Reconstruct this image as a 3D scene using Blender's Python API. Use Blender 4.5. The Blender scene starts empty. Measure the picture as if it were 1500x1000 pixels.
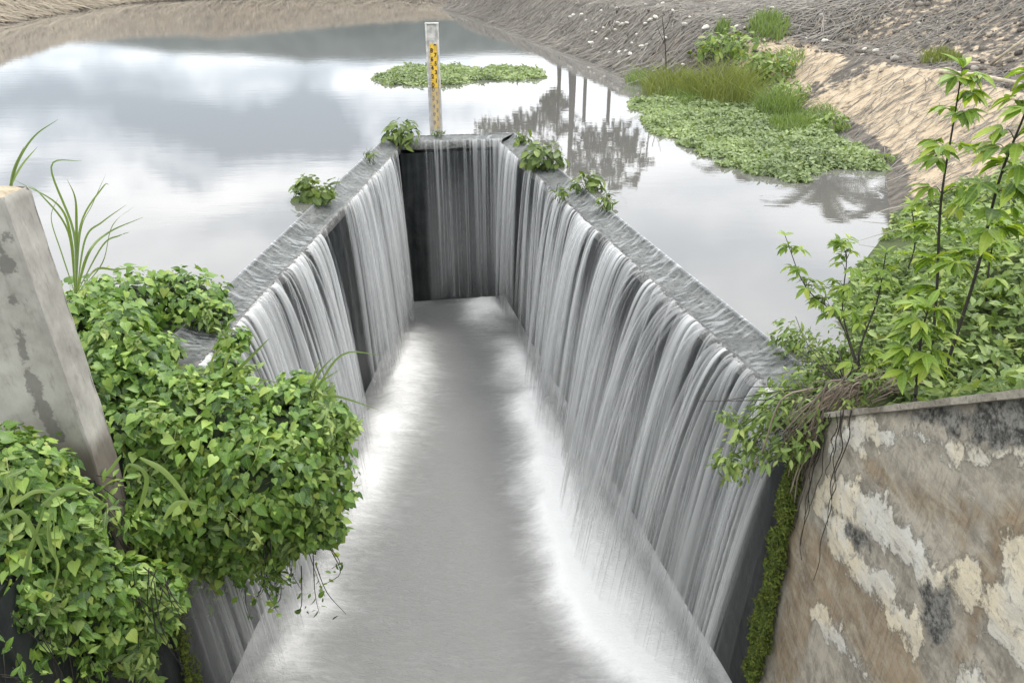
import bpy, math, random
import numpy as np
from mathutils import Vector, Matrix, Euler

random.seed(7)
RNG = np.random.default_rng(11)
scene = bpy.context.scene
C = scene.collection
R = math.radians

# ------------------------------------------------------------------ camera
CAM_H = 2.6
PITCH = 26.06
F = 1110.0            # focal length in pixels of the 1500 x 1000 photograph
cam_data = bpy.data.cameras.new('camera')
cam_data.sensor_width = 36.0
cam_data.lens = 36.0 * F / 1500.0
cam_data.clip_start = 0.05
cam_data.clip_end = 3000
cam = bpy.data.objects.new('camera', cam_data)
C.objects.link(cam)
cam.location = (0, 0, CAM_H)
cam.rotation_euler = (R(90 - PITCH), 0, 0)
scene.camera = cam

# ------------------------------------------------------------------ sky
SUN_EL, SUN_AZ = 58.0, 35.0       # azimuth clockwise from +Y (straight ahead)
# grey cloud banks: azimuth, elevation, their radii (degrees) and darkness
BANKS = [(-22, 9.3, 8, 2.0, .75), (-14.5, 9.8, 4.5, 2.4, .85), (-31, 7.0, 10, 1.8, .5), (-23, 12.6, 3, 1.0, .40), (-31, 12.0, 4, 1.0, .35),
         (-4.5, 9.3, 3.2, 1.6, .32), (-18, 16.5, 8, 1.2, .22), (14, 19, 14, 4, .12), (-8, 5.5, 3, 1.0, .25), (60, 12, 22, 5, .4), (140, 14, 30, 6, .45), (-110, 12, 30, 5, .45)]
world = bpy.data.worlds.new('World')
scene.world = world
world.use_nodes = True
wn, wl = world.node_tree.nodes, world.node_tree.links
wn.clear()
w_out = wn.new('ShaderNodeOutputWorld')
w_bg = wn.new('ShaderNodeBackground')
w_sky = wn.new('ShaderNodeTexSky')
w_sky.sky_type = 'NISHITA'
w_sky.sun_disc = False
w_sky.sun_elevation = R(SUN_EL)
w_sky.sun_rotation = R(SUN_AZ)
w_tc = wn.new('ShaderNodeTexCoord')
w_sep = wn.new('ShaderNodeSeparateXYZ')
wl.new(w_tc.outputs['Generated'], w_sep.inputs[0])


def wmath(op, a, b=None, c=None):
    n = wn.new('ShaderNodeMath')
    n.operation = op
    for i, v in enumerate((a, b, c)):
        if v is None:
            continue
        if isinstance(v, (int, float)):
            n.inputs[i].default_value = v
        else:
            wl.new(v, n.inputs[i])
    return n.outputs[0]


zc = wmath('ADD', wmath('MAXIMUM', w_sep.outputs[2], 0.0), 0.10)
cpx = wmath('DIVIDE', w_sep.outputs[0], zc)
cpy = wmath('DIVIDE', w_sep.outputs[1], zc)
w_cmb = wn.new('ShaderNodeCombineXYZ')
wl.new(cpx, w_cmb.inputs[0])
wl.new(cpy, w_cmb.inputs[1])
w_n1 = wn.new('ShaderNodeTexNoise')          # small cloud structure over the whole sky
w_n1.inputs['Scale'].default_value = 0.9
w_n1.inputs['Detail'].default_value = 5.0
w_n1.inputs['Roughness'].default_value = 0.5
w_n1.inputs['Distortion'].default_value = 0.3
wl.new(w_cmb.outputs[0], w_n1.inputs['Vector'])
# azimuth and elevation, ruffled by noise, for the grey cloud banks low in the sky
w_n2 = wn.new('ShaderNodeTexNoise')
w_n2.inputs['Scale'].default_value = 9.0
w_n2.inputs['Detail'].default_value = 4.0
wl.new(w_tc.outputs['Generated'], w_n2.inputs['Vector'])
w_ns = wn.new('ShaderNodeSeparateColor')
wl.new(w_n2.outputs['Color'], w_ns.inputs[0])
azim = wmath('ADD', wmath('ARCTAN2', w_sep.outputs[0], w_sep.outputs[1]), wmath('MULTIPLY', wmath('SUBTRACT', w_ns.outputs[0], 0.5), 0.34))
elev = wmath('ADD', wmath('ARCSINE', w_sep.outputs[2]), wmath('MULTIPLY', wmath('SUBTRACT', w_ns.outputs[1], 0.5), 0.12))
bank = 0.0
for (az, el, ra, re, amp) in BANKS:
    da = wmath('DIVIDE', wmath('SUBTRACT', azim, R(az)), R(ra))
    de_ = wmath('DIVIDE', wmath('SUBTRACT', elev, R(el)), R(re))
    q = wmath('ADD', wmath('MULTIPLY', da, da), wmath('MULTIPLY', de_, de_))
    gauss = wmath('MULTIPLY', wmath('EXPONENT', wmath('MULTIPLY', q, -1.0)), amp * 1.4)
    bank = gauss if isinstance(bank, float) else wmath('ADD', bank, gauss)
w_val = wmath('SUBTRACT', wmath('ADD', wmath('MULTIPLY', wmath('SUBTRACT', w_n1.outputs['Fac'], 0.5), 1.8), 0.86), wmath('ADD', bank, wmath('MULTIPLY', wmath('EXPONENT', wmath('MULTIPLY', wmath('MAXIMUM', elev, 0.0), -9.0)), 0.42)))
w_ramp = wn.new('ShaderNodeValToRGB')
cr = w_ramp.color_ramp
cr.elements[0].position = 0.0
cr.elements[0].color = (0.30, 0.345, 0.39, 1)
cr.elements[1].position = 1.0
cr.elements[1].color = (1.2, 1.2, 1.18, 1)
e = cr.elements.new(0.4)
e.color = (0.54, 0.595, 0.64, 1)
e = cr.elements.new(0.72)
e.color = (0.92, 0.94, 0.95, 1)
wl.new(w_val, w_ramp.inputs[0])
w_cl = wn.new('ShaderNodeMix')        # clouds as radiance
w_cl.data_type = 'RGBA'
w_cl.blend_type = 'MULTIPLY'
w_cl.inputs[0].default_value = 1.0
wl.new(w_ramp.outputs[0], w_cl.inputs[6])
w_cl.inputs[7].default_value = (14.0, 14.0, 14.2, 1)
w_mix = wn.new('ShaderNodeMix')
w_mix.data_type = 'RGBA'
w_mix.inputs[0].default_value = 0.90   # cloud cover
wl.new(w_sky.outputs[0], w_mix.inputs[6])
wl.new(w_cl.outputs[2], w_mix.inputs[7])
wl.new(w_mix.outputs[2], w_bg.inputs[0])
w_bg.inputs[1].default_value = 0.10
wl.new(w_bg.outputs[0], w_out.inputs[0])

# ------------------------------------------------------------------ sun behind thin cloud
sun_data = bpy.data.lights.new('sun', 'SUN')
sun_data.energy = 1.5
sun_data.angle = R(14)
sun_data.color = (1.0, 0.96, 0.9)
sun = bpy.data.objects.new('sun', sun_data)
C.objects.link(sun)
sd = Vector((math.sin(R(SUN_AZ)) * math.cos(R(SUN_EL)), math.cos(R(SUN_AZ)) * math.cos(R(SUN_EL)), math.sin(R(SUN_EL))))
sun.rotation_euler = sd.to_track_quat('Z', 'Y').to_euler()

scene.view_settings.view_transform = 'Standard'
scene.view_settings.look = 'None'
scene.view_settings.gamma = 1.0
scene.view_settings.use_curve_mapping = False
scene.view_settings.exposure = 0.6
scene.cycles.transparent_max_bounces = 24
scene.cycles.max_bounces = 8

# ------------------------------------------------------------------ helpers
TH = R(PITCH)


def ray(px, py):
    u = (px - 750) / F
    v = (500 - py) / F
    return np.array([u, math.cos(TH) + v * math.sin(TH), -math.sin(TH) + v * math.cos(TH)])


def at_z(px, py, z):
    d = ray(px, py)
    return np.array([0, 0, CAM_H]) + d * ((z - CAM_H) / d[2])


def at_y(px, py, y):
    d = ray(px, py)
    return np.array([0, 0, CAM_H]) + d * (y / d[1])


def at_x(px, py, x):
    d = ray(px, py)
    return np.array([0, 0, CAM_H]) + d * (x / d[0])


def project(p):
    p = np.asarray(p, float) - np.array([0, 0, CAM_H])
    c, s = math.cos(TH), math.sin(TH)
    dep = p[..., 1] * c - p[..., 2] * s
    upv = p[..., 1] * s + p[..., 2] * c
    dep = np.maximum(dep, 1e-3)
    return 750 + F * p[..., 0] / dep, 500 - F * upv / dep, dep


def world_loc(o):
    v = Vector(o.location)
    while o.parent is not None:
        o = o.parent
        v = v + Vector(o.location)
    return v


def mesh_obj(name, V, Fc, mat=None, parent=None, smooth=False, attrs=None):
    me = bpy.data.meshes.new(name)
    V = np.asarray(V, np.float32)
    if isinstance(Fc, np.ndarray):
        nf, k = Fc.shape
        me.vertices.add(len(V))
        me.vertices.foreach_set('co', V.ravel())
        me.loops.add(nf * k)
        me.loops.foreach_set('vertex_index', Fc.astype(np.int32).ravel())
        me.polygons.add(nf)
        me.polygons.foreach_set('loop_start', np.arange(0, nf * k, k, dtype=np.int32))
        me.update(calc_edges=True)
    else:
        me.from_pydata(V.tolist(), [], Fc)
        me.update()
    if smooth:
        me.polygons.foreach_set('use_smooth', np.ones(len(me.polygons), bool))
    for k, a in (attrs or {}).items():
        at = me.attributes.new(k, 'FLOAT', 'POINT')
        at.data.foreach_set('value', np.asarray(a, np.float32).ravel())
    if mat:
        me.materials.append(mat)
    o = bpy.data.objects.new(name, me)
    C.objects.link(o)
    if parent is not None:
        o.parent = parent
        o.matrix_parent_inverse = Matrix.Identity(4)
        o.location = -world_loc(parent)
    return o


def tag(o, label=None, cat=None, group=None, kind=None):
    if label:
        o['label'] = label
    if cat:
        o['category'] = cat
    if group:
        o['group'] = group
    if kind:
        o['kind'] = kind
    return o


def thing(name, label, cat, loc, group=None):
    o = bpy.data.objects.new(name, None)
    C.objects.link(o)
    o.location = Vector([float(v) for v in loc])
    o.empty_display_size = 0.1
    return tag(o, label, cat, group)


def hash2(ix, iy, seed):
    n = (ix.astype(np.int64) * 374761393 + iy.astype(np.int64) * 668265263 + seed * 1442695041) & 0x7fffffff
    n = ((n ^ (n >> 13)) * 1274126177) & 0x7fffffff
    n = (n ^ (n >> 16)) & 0x7fffffff
    return n / float(0x7fffffff)


def vnoise(x, y, seed=0):
    x, y = np.broadcast_arrays(np.asarray(x, float), np.asarray(y, float))
    ix, iy = np.floor(x), np.floor(y)
    fx, fy = x - ix, y - iy
    fx = fx * fx * (3 - 2 * fx)
    fy = fy * fy * (3 - 2 * fy)
    ix = ix.astype(np.int64)
    iy = iy.astype(np.int64)
    a = hash2(ix, iy, seed)
    b = hash2(ix + 1, iy, seed)
    c = hash2(ix, iy + 1, seed)
    d = hash2(ix + 1, iy + 1, seed)
    return (a * (1 - fx) + b * fx) * (1 - fy) + (c * (1 - fx) + d * fx) * fy


def fbm(x, y, seed=0, octs=4, gain=0.5):
    t, a, s = 0, 1.0, 0
    for i in range(octs):
        t = t + a * vnoise(np.asarray(x) * 2 ** i, np.asarray(y) * 2 ** i, seed + 17 * i)
        s += a
        a *= gain
    return t / s


def smooth(a, b, x):
    t = np.clip((np.asarray(x, float) - a) / (b - a), 0, 1)
    return t * t * (3 - 2 * t)


def poly_sd(P, poly):
    """signed distance to a closed polygon, positive inside"""
    P = np.asarray(P, float)
    poly = np.asarray(poly, float)
    n = len(poly)
    dmin = np.full(len(P), 1e9)
    inside = np.zeros(len(P), bool)
    for i in range(n):
        a, b = poly[i], poly[(i + 1) % n]
        ab = b - a
        t = np.clip(((P - a) @ ab) / max(ab @ ab, 1e-12), 0, 1)
        d = np.hypot(P[:, 0] - a[0] - t * ab[0], P[:, 1] - a[1] - t * ab[1])
        dmin = np.minimum(dmin, d)
        cond = (a[1] > P[:, 1]) != (b[1] > P[:, 1])
        with np.errstate(divide='ignore', invalid='ignore'):
            xi = (b[0] - a[0]) * (P[:, 1] - a[1]) / (b[1] - a[1]) + a[0]
        inside ^= cond & (P[:, 0] < xi)
    return np.where(inside, dmin, -dmin)


def grid_faces(nu, nv):
    i = np.arange(nu - 1)[:, None] * nv + np.arange(nv - 1)[None, :]
    return np.stack([i, i + nv, i + nv + 1, i + 1], -1).reshape(-1, 4)


class Geo:
    """collects quads/tris into one mesh"""
    def __init__(self):
        self.V, self.F, self.T, self.n = [], [], [], 0

    def add(self, V, Fc, tint=0.5):
        V = np.asarray(V, float)
        self.V.append(V)
        self.F += [[i + self.n for i in f] for f in Fc]
        self.T.append(np.full(len(V), tint))
        self.n += len(V)

    def box(self, lo, hi):
        x0, y0, z0 = lo
        x1, y1, z1 = hi
        self.add([(x0, y0, z0), (x1, y0, z0), (x1, y1, z0), (x0, y1, z0), (x0, y0, z1), (x1, y0, z1), (x1, y1, z1), (x0, y1, z1)],
                 [(0, 3, 2, 1), (4, 5, 6, 7), (0, 1, 5, 4), (1, 2, 6, 5), (2, 3, 7, 6), (3, 0, 4, 7)])

    def tube(self, pts, r0, r1, sides=5, tint=0.5):
        pts = np.asarray(pts, float)
        n = len(pts)
        V = []
        for i in range(n):
            d = pts[min(i + 1, n - 1)] - pts[max(i - 1, 0)]
            d = d / max(np.linalg.norm(d), 1e-9)
            a = np.cross(d, (0.31, 0.87, 0.21) if abs(d[2]) > 0.8 else (0, 0, 1.0))
            a /= max(np.linalg.norm(a), 1e-9)
            b = np.cross(d, a)
            r = r0 + (r1 - r0) * i / max(n - 1, 1)
            for k in range(sides):
                t = 2 * math.pi * k / sides
                V.append(pts[i] + r * (math.cos(t) * a + math.sin(t) * b))
        Fc = []
        for i in range(n - 1):
            for k in range(sides):
                k2 = (k + 1) % sides
                Fc.append((i * sides + k, i * sides + k2, (i + 1) * sides + k2, (i + 1) * sides + k))
        Fc.append(tuple(range(sides))[::-1])
        Fc.append(tuple((n - 1) * sides + k for k in range(sides)))
        self.add(V, Fc, tint)

    def build(self, name, mat, parent=None, smooth=False):
        return mesh_obj(name, np.concatenate(self.V), self.F, mat, parent, smooth, {'tint': np.concatenate(self.T)})


def curve_pts(p, n=10):
    """Catmull-Rom through the points p"""
    p = [np.asarray(q, float) for q in p]
    p = [2 * p[0] - p[1]] + p + [2 * p[-1] - p[-2]]
    out = []
    for i in range(1, len(p) - 2):
        for t in np.linspace(0, 1, n, endpoint=(i == len(p) - 3)):
            a, b, c, d = p[i - 1], p[i], p[i + 1], p[i + 2]
            out.append(0.5 * (2 * b + (c - a) * t + (2 * a - 5 * b + 4 * c - d) * t * t + (3 * b - a - 3 * c + d) * t ** 3))
    return np.array(out)


# ------------------------------------------------------------------ materials
class NT:
    def __init__(self, name):
        self.m = bpy.data.materials.new(name)
        self.m.use_nodes = True
        self.t = self.m.node_tree
        self.t.nodes.clear()
        self.out = self.t.nodes.new('ShaderNodeOutputMaterial')

    def n(self, typ, props=None, **ins):
        o = self.t.nodes.new(typ)
        for k, v in (props or {}).items():
            setattr(o, k, v)
        for k, v in ins.items():
            key = int(k[1:]) if k[0] == 'i' and k[1:].isdigit() else k.replace('_', ' ')
            if hasattr(v, 'is_linked') or isinstance(v, bpy.types.NodeSocket):
                self.t.links.new(v, o.inputs[key])
            else:
                o.inputs[key].default_value = v
        return o

    def math(self, op, a, b=0.0, clamp=False):
        o = self.n('ShaderNodeMath', {'operation': op, 'use_clamp': clamp}, i0=a, i1=b)
        return o.outputs[0]

    def mix(self, f, a, b, blend='MIX'):
        o = self.n('ShaderNodeMix', {'data_type': 'RGBA', 'blend_type': blend}, i0=f, i6=a, i7=b)
        return o.outputs[2]

    def noise(self, vec, scale, detail=4.0, rough=0.55, dist=0.0):
        return self.n('ShaderNodeTexNoise', None, Vector=vec, Scale=scale, Detail=detail, Roughness=rough, Distortion=dist).outputs['Fac']

    def ramp(self, f, lo, hi):
        return self.n('ShaderNodeMapRange', {'interpolation_type': 'SMOOTHSTEP'}, i0=f, i1=lo, i2=hi, i3=0.0, i4=1.0).outputs[0]

    def pos(self, scale=(1, 1, 1), rot=(0, 0, 0)):
        g = self.n('ShaderNodeNewGeometry')
        mp = self.n('ShaderNodeMapping', None, Vector=g.outputs['Position'], Scale=scale, Rotation=rot)
        return mp.outputs[0]

    def attr(self, name):
        return self.n('ShaderNodeAttribute', {'attribute_name': name}).outputs['Fac']

    def bump(self, h, strength=0.5, dist=0.02):
        return self.n('ShaderNodeBump', None, Height=h, Strength=strength, Distance=dist).outputs[0]

    def principled(self, **k):
        p = self.n('ShaderNodeBsdfPrincipled', None, **k)
        return p

    def end(self, sh):
        self.t.links.new(sh, self.out.inputs[0])
        return self.m


def c4(r, g, b):
    return (r, g, b, 1.0)


def mat_plain(name, col, rough=0.7, var=0.25, scale=30.0):
    t = NT(name)
    nz = t.noise(t.pos(), scale, 4.0)
    d = c4(*[v * (1 - var) for v in col])
    l = c4(*[min(1, v * (1 + var)) for v in col])
    col_ = t.mix(t.ramp(nz, 0.3, 0.7), d, l)
    p = t.principled(Base_Color=col_, Roughness=rough, Normal=t.bump(nz, 0.3, 0.01))
    return t.end(p.outputs[0])


def mat_leaf(name, dark, mid, light, by_object, gloss=0.45, transl=0.35):
    """leaf green that varies from leaf to leaf"""
    t = NT(name)
    if by_object:
        r = t.n('ShaderNodeObjectInfo').outputs['Random']
    else:
        r = t.attr('tint')
    nz = t.noise(t.pos(), 40.0, 2.0)
    f = t.math('ADD', t.math('MULTIPLY', r, 0.85), t.math('MULTIPLY', nz, 0.15))
    a = t.mix(t.ramp(f, 0.0, 0.55), c4(*dark), c4(*mid))
    col = t.mix(t.ramp(f, 0.55, 1.0), a, c4(*light))
    r2 = t.math('FRACT', t.math('MULTIPLY', r, 37.13))
    col = t.mix(t.math('MULTIPLY', t.ramp(r2, 0.94, 0.98), 0.5), col, c4(light[0] * 1.25, light[1] * 1.02, light[2] * 0.9))
    lx = t.math('ABSOLUTE', t.attr('lx'))
    ly = t.attr('ly')
    rib = t.math('SUBTRACT', 1.0, t.ramp(lx, 0.008, 0.045))
    sv = t.math('ABSOLUTE', t.math('SUBTRACT', t.math('FRACT', t.math('MULTIPLY', t.math('SUBTRACT', ly, t.math('MULTIPLY', lx, 0.7)), 5.0)), 0.5))
    vein = t.math('MAXIMUM', rib, t.math('MULTIPLY', t.math('SUBTRACT', 1.0, t.ramp(sv, 0.04, 0.16)), 0.5))
    col = t.mix(t.math('MULTIPLY', vein, 0.25), col, c4(*[min(1.0, v * 1.35 + 0.02) for v in light]))
    p = t.principled(Base_Color=col, Roughness=gloss, Normal=t.bump(vein, 0.25, 0.004))
    tr = t.n('ShaderNodeBsdfTranslucent', None, Color=t.mix(1.0, col, c4(1.0, 1.0, 0.45), 'MULTIPLY'))
    ms = t.n('ShaderNodeMixShader', None, i0=transl, i1=p.outputs[0], i2=tr.outputs[0])
    return t.end(ms.outputs[0])


def leaf_pair(name, dark, mid, light, gloss=0.45, transl=0.35):
    return mat_leaf(name, dark, mid, light, True, gloss, transl), mat_leaf(name + ' mass', dark, mid, light, False, gloss, transl)


M_VINE = leaf_pair('vine leaf', (0.04, 0.10, 0.022), (0.145, 0.27, 0.045), (0.37, 0.51, 0.115), 0.4, 0.3)
M_SAP = leaf_pair('sapling leaf', (0.07, 0.15, 0.02), (0.21, 0.34, 0.045), (0.44, 0.54, 0.09), 0.45, 0.4)
M_SMALL = leaf_pair('ground cover leaf', (0.07, 0.12, 0.035), (0.19, 0.29, 0.075), (0.38, 0.48, 0.15), 0.5, 0.35)
M_WATERPLANT = leaf_pair('floating plant leaf', (0.11, 0.16, 0.06), (0.23, 0.31, 0.12), (0.36, 0.45, 0.19), 0.5, 0.3)
M_CRESS = leaf_pair('crest plant leaf', (0.05, 0.09, 0.025), (0.14, 0.21, 0.05), (0.28, 0.37, 0.10), 0.45, 0.35)
M_TREE = leaf_pair('tree leaf', (0.03, 0.04, 0.018), (0.07, 0.075, 0.03), (0.11, 0.11, 0.05), 0.6, 0.3)
M_GRASS = leaf_pair('grass blade', (0.07, 0.12, 0.035), (0.14, 0.22, 0.06), (0.24, 0.32, 0.1), 0.5, 0.35)
M_OLIVE = leaf_pair('bank grass blade', (0.08, 0.11, 0.025), (0.16, 0.2, 0.045), (0.25, 0.28, 0.08), 0.6, 0.3)
M_STRAW = mat_leaf('straw', (0.10, 0.085, 0.065), (0.2, 0.17, 0.13), (0.38, 0.33, 0.25), False, 0.8, 0.1)
M_STRAW_B = mat_leaf('dark stalks', (0.04, 0.037, 0.034), (0.105, 0.097, 0.087), (0.28, 0.26, 0.225), False, 0.8, 0.05)
M_STEM = mat_plain('green stem', (0.1, 0.12, 0.05), 0.6, 0.3, 60)
M_TWIG = mat_plain('dark twig', (0.035, 0.03, 0.025), 0.7, 0.3, 60)
M_ROOT = mat_leaf('dry root', (0.06, 0.045, 0.035), (0.16, 0.125, 0.10), (0.32, 0.27, 0.21), False, 0.8, 0.0)
M_TENDRIL = mat_plain('pale tendril', (0.25, 0.29, 0.10), 0.6, 0.2, 60)
M_CORE = mat_plain('dark foliage core', (0.03, 0.045, 0.02), 0.9, 0.5, 25)  # dark stem green for the light-blocking filler inside the vines
M_BARK = mat_plain('bark', (0.10, 0.085, 0.065), 0.85, 0.4, 12)
M_PALE = mat_plain('pale stone', (0.62, 0.60, 0.54), 0.85, 0.2, 14)


def mat_wet_concrete():
    t = NT('wet dark concrete')
    v = t.pos((7, 7, 0.5))
    a = t.noise(v, 1.6, 5.0)
    b = t.noise(t.pos(), 5.0, 6.0)
    f = t.math('ADD', t.math('MULTIPLY', a, 0.6), t.math('MULTIPLY', b, 0.4))
    col = t.mix(t.ramp(f, 0.35, 0.68), c4(0.010, 0.013, 0.0135), c4(0.038, 0.042, 0.042))
    p = t.principled(Base_Color=col, Roughness=0.5, Specular_IOR_Level=0.22, Normal=t.bump(b, 0.5, 0.03))
    return t.end(p.outputs[0])


def mat_crest():
    t = NT('weathered crest concrete')
    b = t.noise(t.pos(), 3.0, 6.0, 0.6)
    d = t.noise(t.pos(), 26.0, 5.0, 0.6)
    col = t.mix(t.ramp(b, 0.35, 0.68), c4(0.13, 0.13, 0.125), c4(0.27, 0.267, 0.255))
    col = t.mix(t.math('MULTIPLY', t.ramp(d, 0.46, 0.66), 0.85), col, c4(0.05, 0.05, 0.047))
    p = t.principled(Base_Color=col, Roughness=t.math('ADD', t.math('MULTIPLY', b, 0.5), 0.2), Normal=t.bump(d, 0.8, 0.02))
    return t.end(p.outputs[0])


M_WET = mat_wet_concrete()
M_CREST = mat_crest()


def mat_coping():
    t = NT('lichened coping')
    b = t.noise(t.pos(), 5.0, 7.0, 0.65)
    d = t.noise(t.pos(), 45.0, 5.0, 0.7)
    col = t.mix(t.ramp(b, 0.35, 0.65), c4(0.2, 0.175, 0.14), c4(0.46, 0.42, 0.35))
    col = t.mix(t.math('MULTIPLY', t.ramp(d, 0.5, 0.7), 0.7), col, c4(0.09, 0.085, 0.07))
    p = t.principled(Base_Color=col, Roughness=0.9, Normal=t.bump(d, 0.7, 0.015))
    return t.end(p.outputs[0])


M_COPING = mat_coping()


def mat_post():
    t = NT('weathered post concrete')
    b = t.noise(t.pos(), 3.2, 6.0, 0.6)
    d = t.noise(t.pos((1, 1, 0.35)), 22.0, 6.0, 0.65)
    st = t.attr('stain')
    wn_ = t.noise(t.pos(), 14.0, 6.0, 0.65)
    col = t.mix(t.ramp(b, 0.3, 0.72), c4(0.30, 0.285, 0.255), c4(0.48, 0.46, 0.42))
    col = t.mix(t.math('MULTIPLY', t.ramp(d, 0.5, 0.75), 0.5), col, c4(0.17, 0.16, 0.145))
    m = t.ramp(t.math('ADD', st, t.math('MULTIPLY', t.math('SUBTRACT', wn_, 0.5), 1.5)), 0.46, 0.62)
    col = t.mix(t.math('MULTIPLY', m, 0.6), col, c4(0.085, 0.08, 0.075))
    low = t.attr('damp')
    col = t.mix(low, col, c4(0.10, 0.075, 0.055))
    p = t.principled(Base_Color=col, Roughness=0.85, Normal=t.bump(d, 0.5, 0.01))
    return t.end(p.outputs[0])


M_POST = mat_post()


def mat_right_wall():
    """old plaster on the abutment: cream flakes, brown and black stains"""
    t = NT('stained plaster')
    P = t.pos()
    warp = t.noise(P, 6.0, 9.0, 0.72)
    big = t.noise(P, 2.2, 5.0, 0.6, 0.6)
    fine = t.noise(P, 38.0, 6.0, 0.7)
    run = t.noise(t.pos((1, 10, 1.2)), 5.0, 5.0, 0.62)
    board = t.noise(t.pos((1, 0.7, 11)), 2.6, 5.0, 0.6)
    n0 = t.math('ADD', t.math('ADD', t.math('MULTIPLY', t.math('SUBTRACT', big, 0.5), 2.2), t.math('MULTIPLY', t.math('SUBTRACT', warp, 0.5), 3.0)), t.math('MULTIPLY', t.math('SUBTRACT', fine, 0.5), 0.6))

    def mask(name, w=0.05):
        return t.ramp(t.math('ADD', t.attr(name), n0), 0.5 - w, 0.5 + w)
    speck = t.noise(P, 95.0, 4.0, 0.7)
    blot = t.noise(P, 13.0, 7.0, 0.7, 0.8)
    col = t.mix(t.ramp(warp, 0.32, 0.66), c4(0.20, 0.175, 0.14), c4(0.46, 0.415, 0.335))
    col = t.mix(t.math('MULTIPLY', t.ramp(blot, 0.5, 0.66), 0.7), col, c4(0.46, 0.42, 0.35))
    col = t.mix(t.math('MULTIPLY', t.ramp(run, 0.5, 0.75), 0.5), col, c4(0.13, 0.11, 0.09))
    br = t.mix(t.ramp(big, 0.35, 0.65), c4(0.15, 0.105, 0.062), c4(0.34, 0.245, 0.145))
    br = t.mix(t.math('MULTIPLY', t.ramp(blot, 0.42, 0.68), 0.8), br, c4(0.29, 0.24, 0.165))
    br = t.mix(t.math('MULTIPLY', t.ramp(run, 0.45, 0.7), 0.55), br, c4(0.10, 0.075, 0.055))
    col = t.mix(t.math('MULTIPLY', mask('brown', 0.35), 0.85), col, br)
    crm = t.mix(t.ramp(big, 0.38, 0.62), c4(0.66, 0.64, 0.58), c4(0.74, 0.65, 0.48))
    crm = t.mix(t.math('MULTIPLY', t.ramp(board, 0.45, 0.75), 0.35), crm, c4(0.38, 0.34, 0.27))
    crm = t.mix(t.math('MULTIPLY', t.ramp(blot, 0.52, 0.64), 0.8), crm, c4(0.27, 0.255, 0.23))
    crm = t.mix(t.math('MULTIPLY', t.ramp(speck, 0.56, 0.7), 0.5), crm, c4(0.24, 0.22, 0.19))
    smear = t.noise(t.pos((1, 2.0, 5.0)), 1.7, 8.0, 0.74, 0.9)
    col = t.mix(t.math('MULTIPLY', t.ramp(smear, 0.44, 0.66), 0.42), col, t.mix(t.ramp(blot, 0.4, 0.6), c4(0.44, 0.41, 0.355), c4(0.58, 0.52, 0.41)))
    col = t.mix(t.math('MULTIPLY', t.math('SUBTRACT', 1.0, t.ramp(smear, 0.34, 0.46)), 0.28), col, c4(0.12, 0.105, 0.085))
    cm = t.math('MULTIPLY', mask('cream', 0.14), t.math('ADD', 0.68, t.math('MULTIPLY', t.ramp(smear, 0.3, 0.6), 0.32)))
    rim = t.math('MULTIPLY', mask('cream', 0.2), t.math('SUBTRACT', 1.0, cm))
    col = t.mix(t.math('MULTIPLY', rim, 1.4, True), col, c4(0.09, 0.08, 0.068))
    col = t.mix(cm, col, crm)
    dk = t.mix(t.ramp(t.math('ADD', t.math('MULTIPLY', fine, 0.5), t.math('MULTIPLY', blot, 0.5)), 0.42, 0.6), c4(0.04, 0.039, 0.036), c4(0.25, 0.24, 0.215))
    col = t.mix(mask('dark', 0.25), col, dk)
    col = t.mix(t.math('MULTIPLY', t.ramp(speck, 0.6, 0.75), 0.4), col, c4(0.06, 0.055, 0.05))
    h = t.math('ADD', t.math('MULTIPLY', cm, 0.8), t.math('ADD', t.math('MULTIPLY', fine, 0.3), t.math('MULTIPLY', board, 0.4)))
    p = t.principled(Base_Color=col, Roughness=0.88, Normal=t.bump(h, 0.75, 0.014))
    return t.end(p.outputs[0])


M_RWALL = mat_right_wall()


def mat_ground():
    t = NT('earth')
    P = t.pos()
    a = t.noise(P, 0.55, 6.0, 0.6)
    b = t.noise(P, 5.0, 6.0, 0.65)
    g = t.noise(P, 22.0, 5.0, 0.7)
    col = t.mix(t.ramp(b, 0.35, 0.65), c4(0.07, 0.062, 0.053), c4(0.19, 0.165, 0.135))
    col = t.mix(t.math('MULTIPLY', t.ramp(g, 0.5, 0.7), 0.6), col, c4(0.075, 0.068, 0.06))
    sand = t.mix(t.ramp(b, 0.3, 0.7), c4(0.40, 0.31, 0.205), c4(0.56, 0.46, 0.33))
    sm = t.ramp(t.math('ADD', t.attr('sand'), t.math('MULTIPLY', t.math('SUBTRACT', b, 0.5), 1.3)), 0.4, 0.6)
    col = t.mix(sm, col, sand)
    dry = t.mix(t.ramp(b, 0.3, 0.7), c4(0.26, 0.20, 0.145), c4(0.44, 0.33, 0.235))
    col = t.mix(t.attr('dry'), col, dry)
    gr = t.ramp(t.math('ADD', t.attr('green'), t.math('MULTIPLY', t.math('SUBTRACT', a, 0.5), 1.0)), 0.4, 0.7)
    col = t.mix(gr, col, t.mix(b, c4(0.04, 0.06, 0.02), c4(0.1, 0.13, 0.04)))
    p = t.principled(Base_Color=col, Roughness=0.95, Normal=t.bump(t.math('ADD', b, g), 0.8, 0.05))
    return t.end(p.outputs[0])


M_GROUND = mat_ground()


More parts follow.
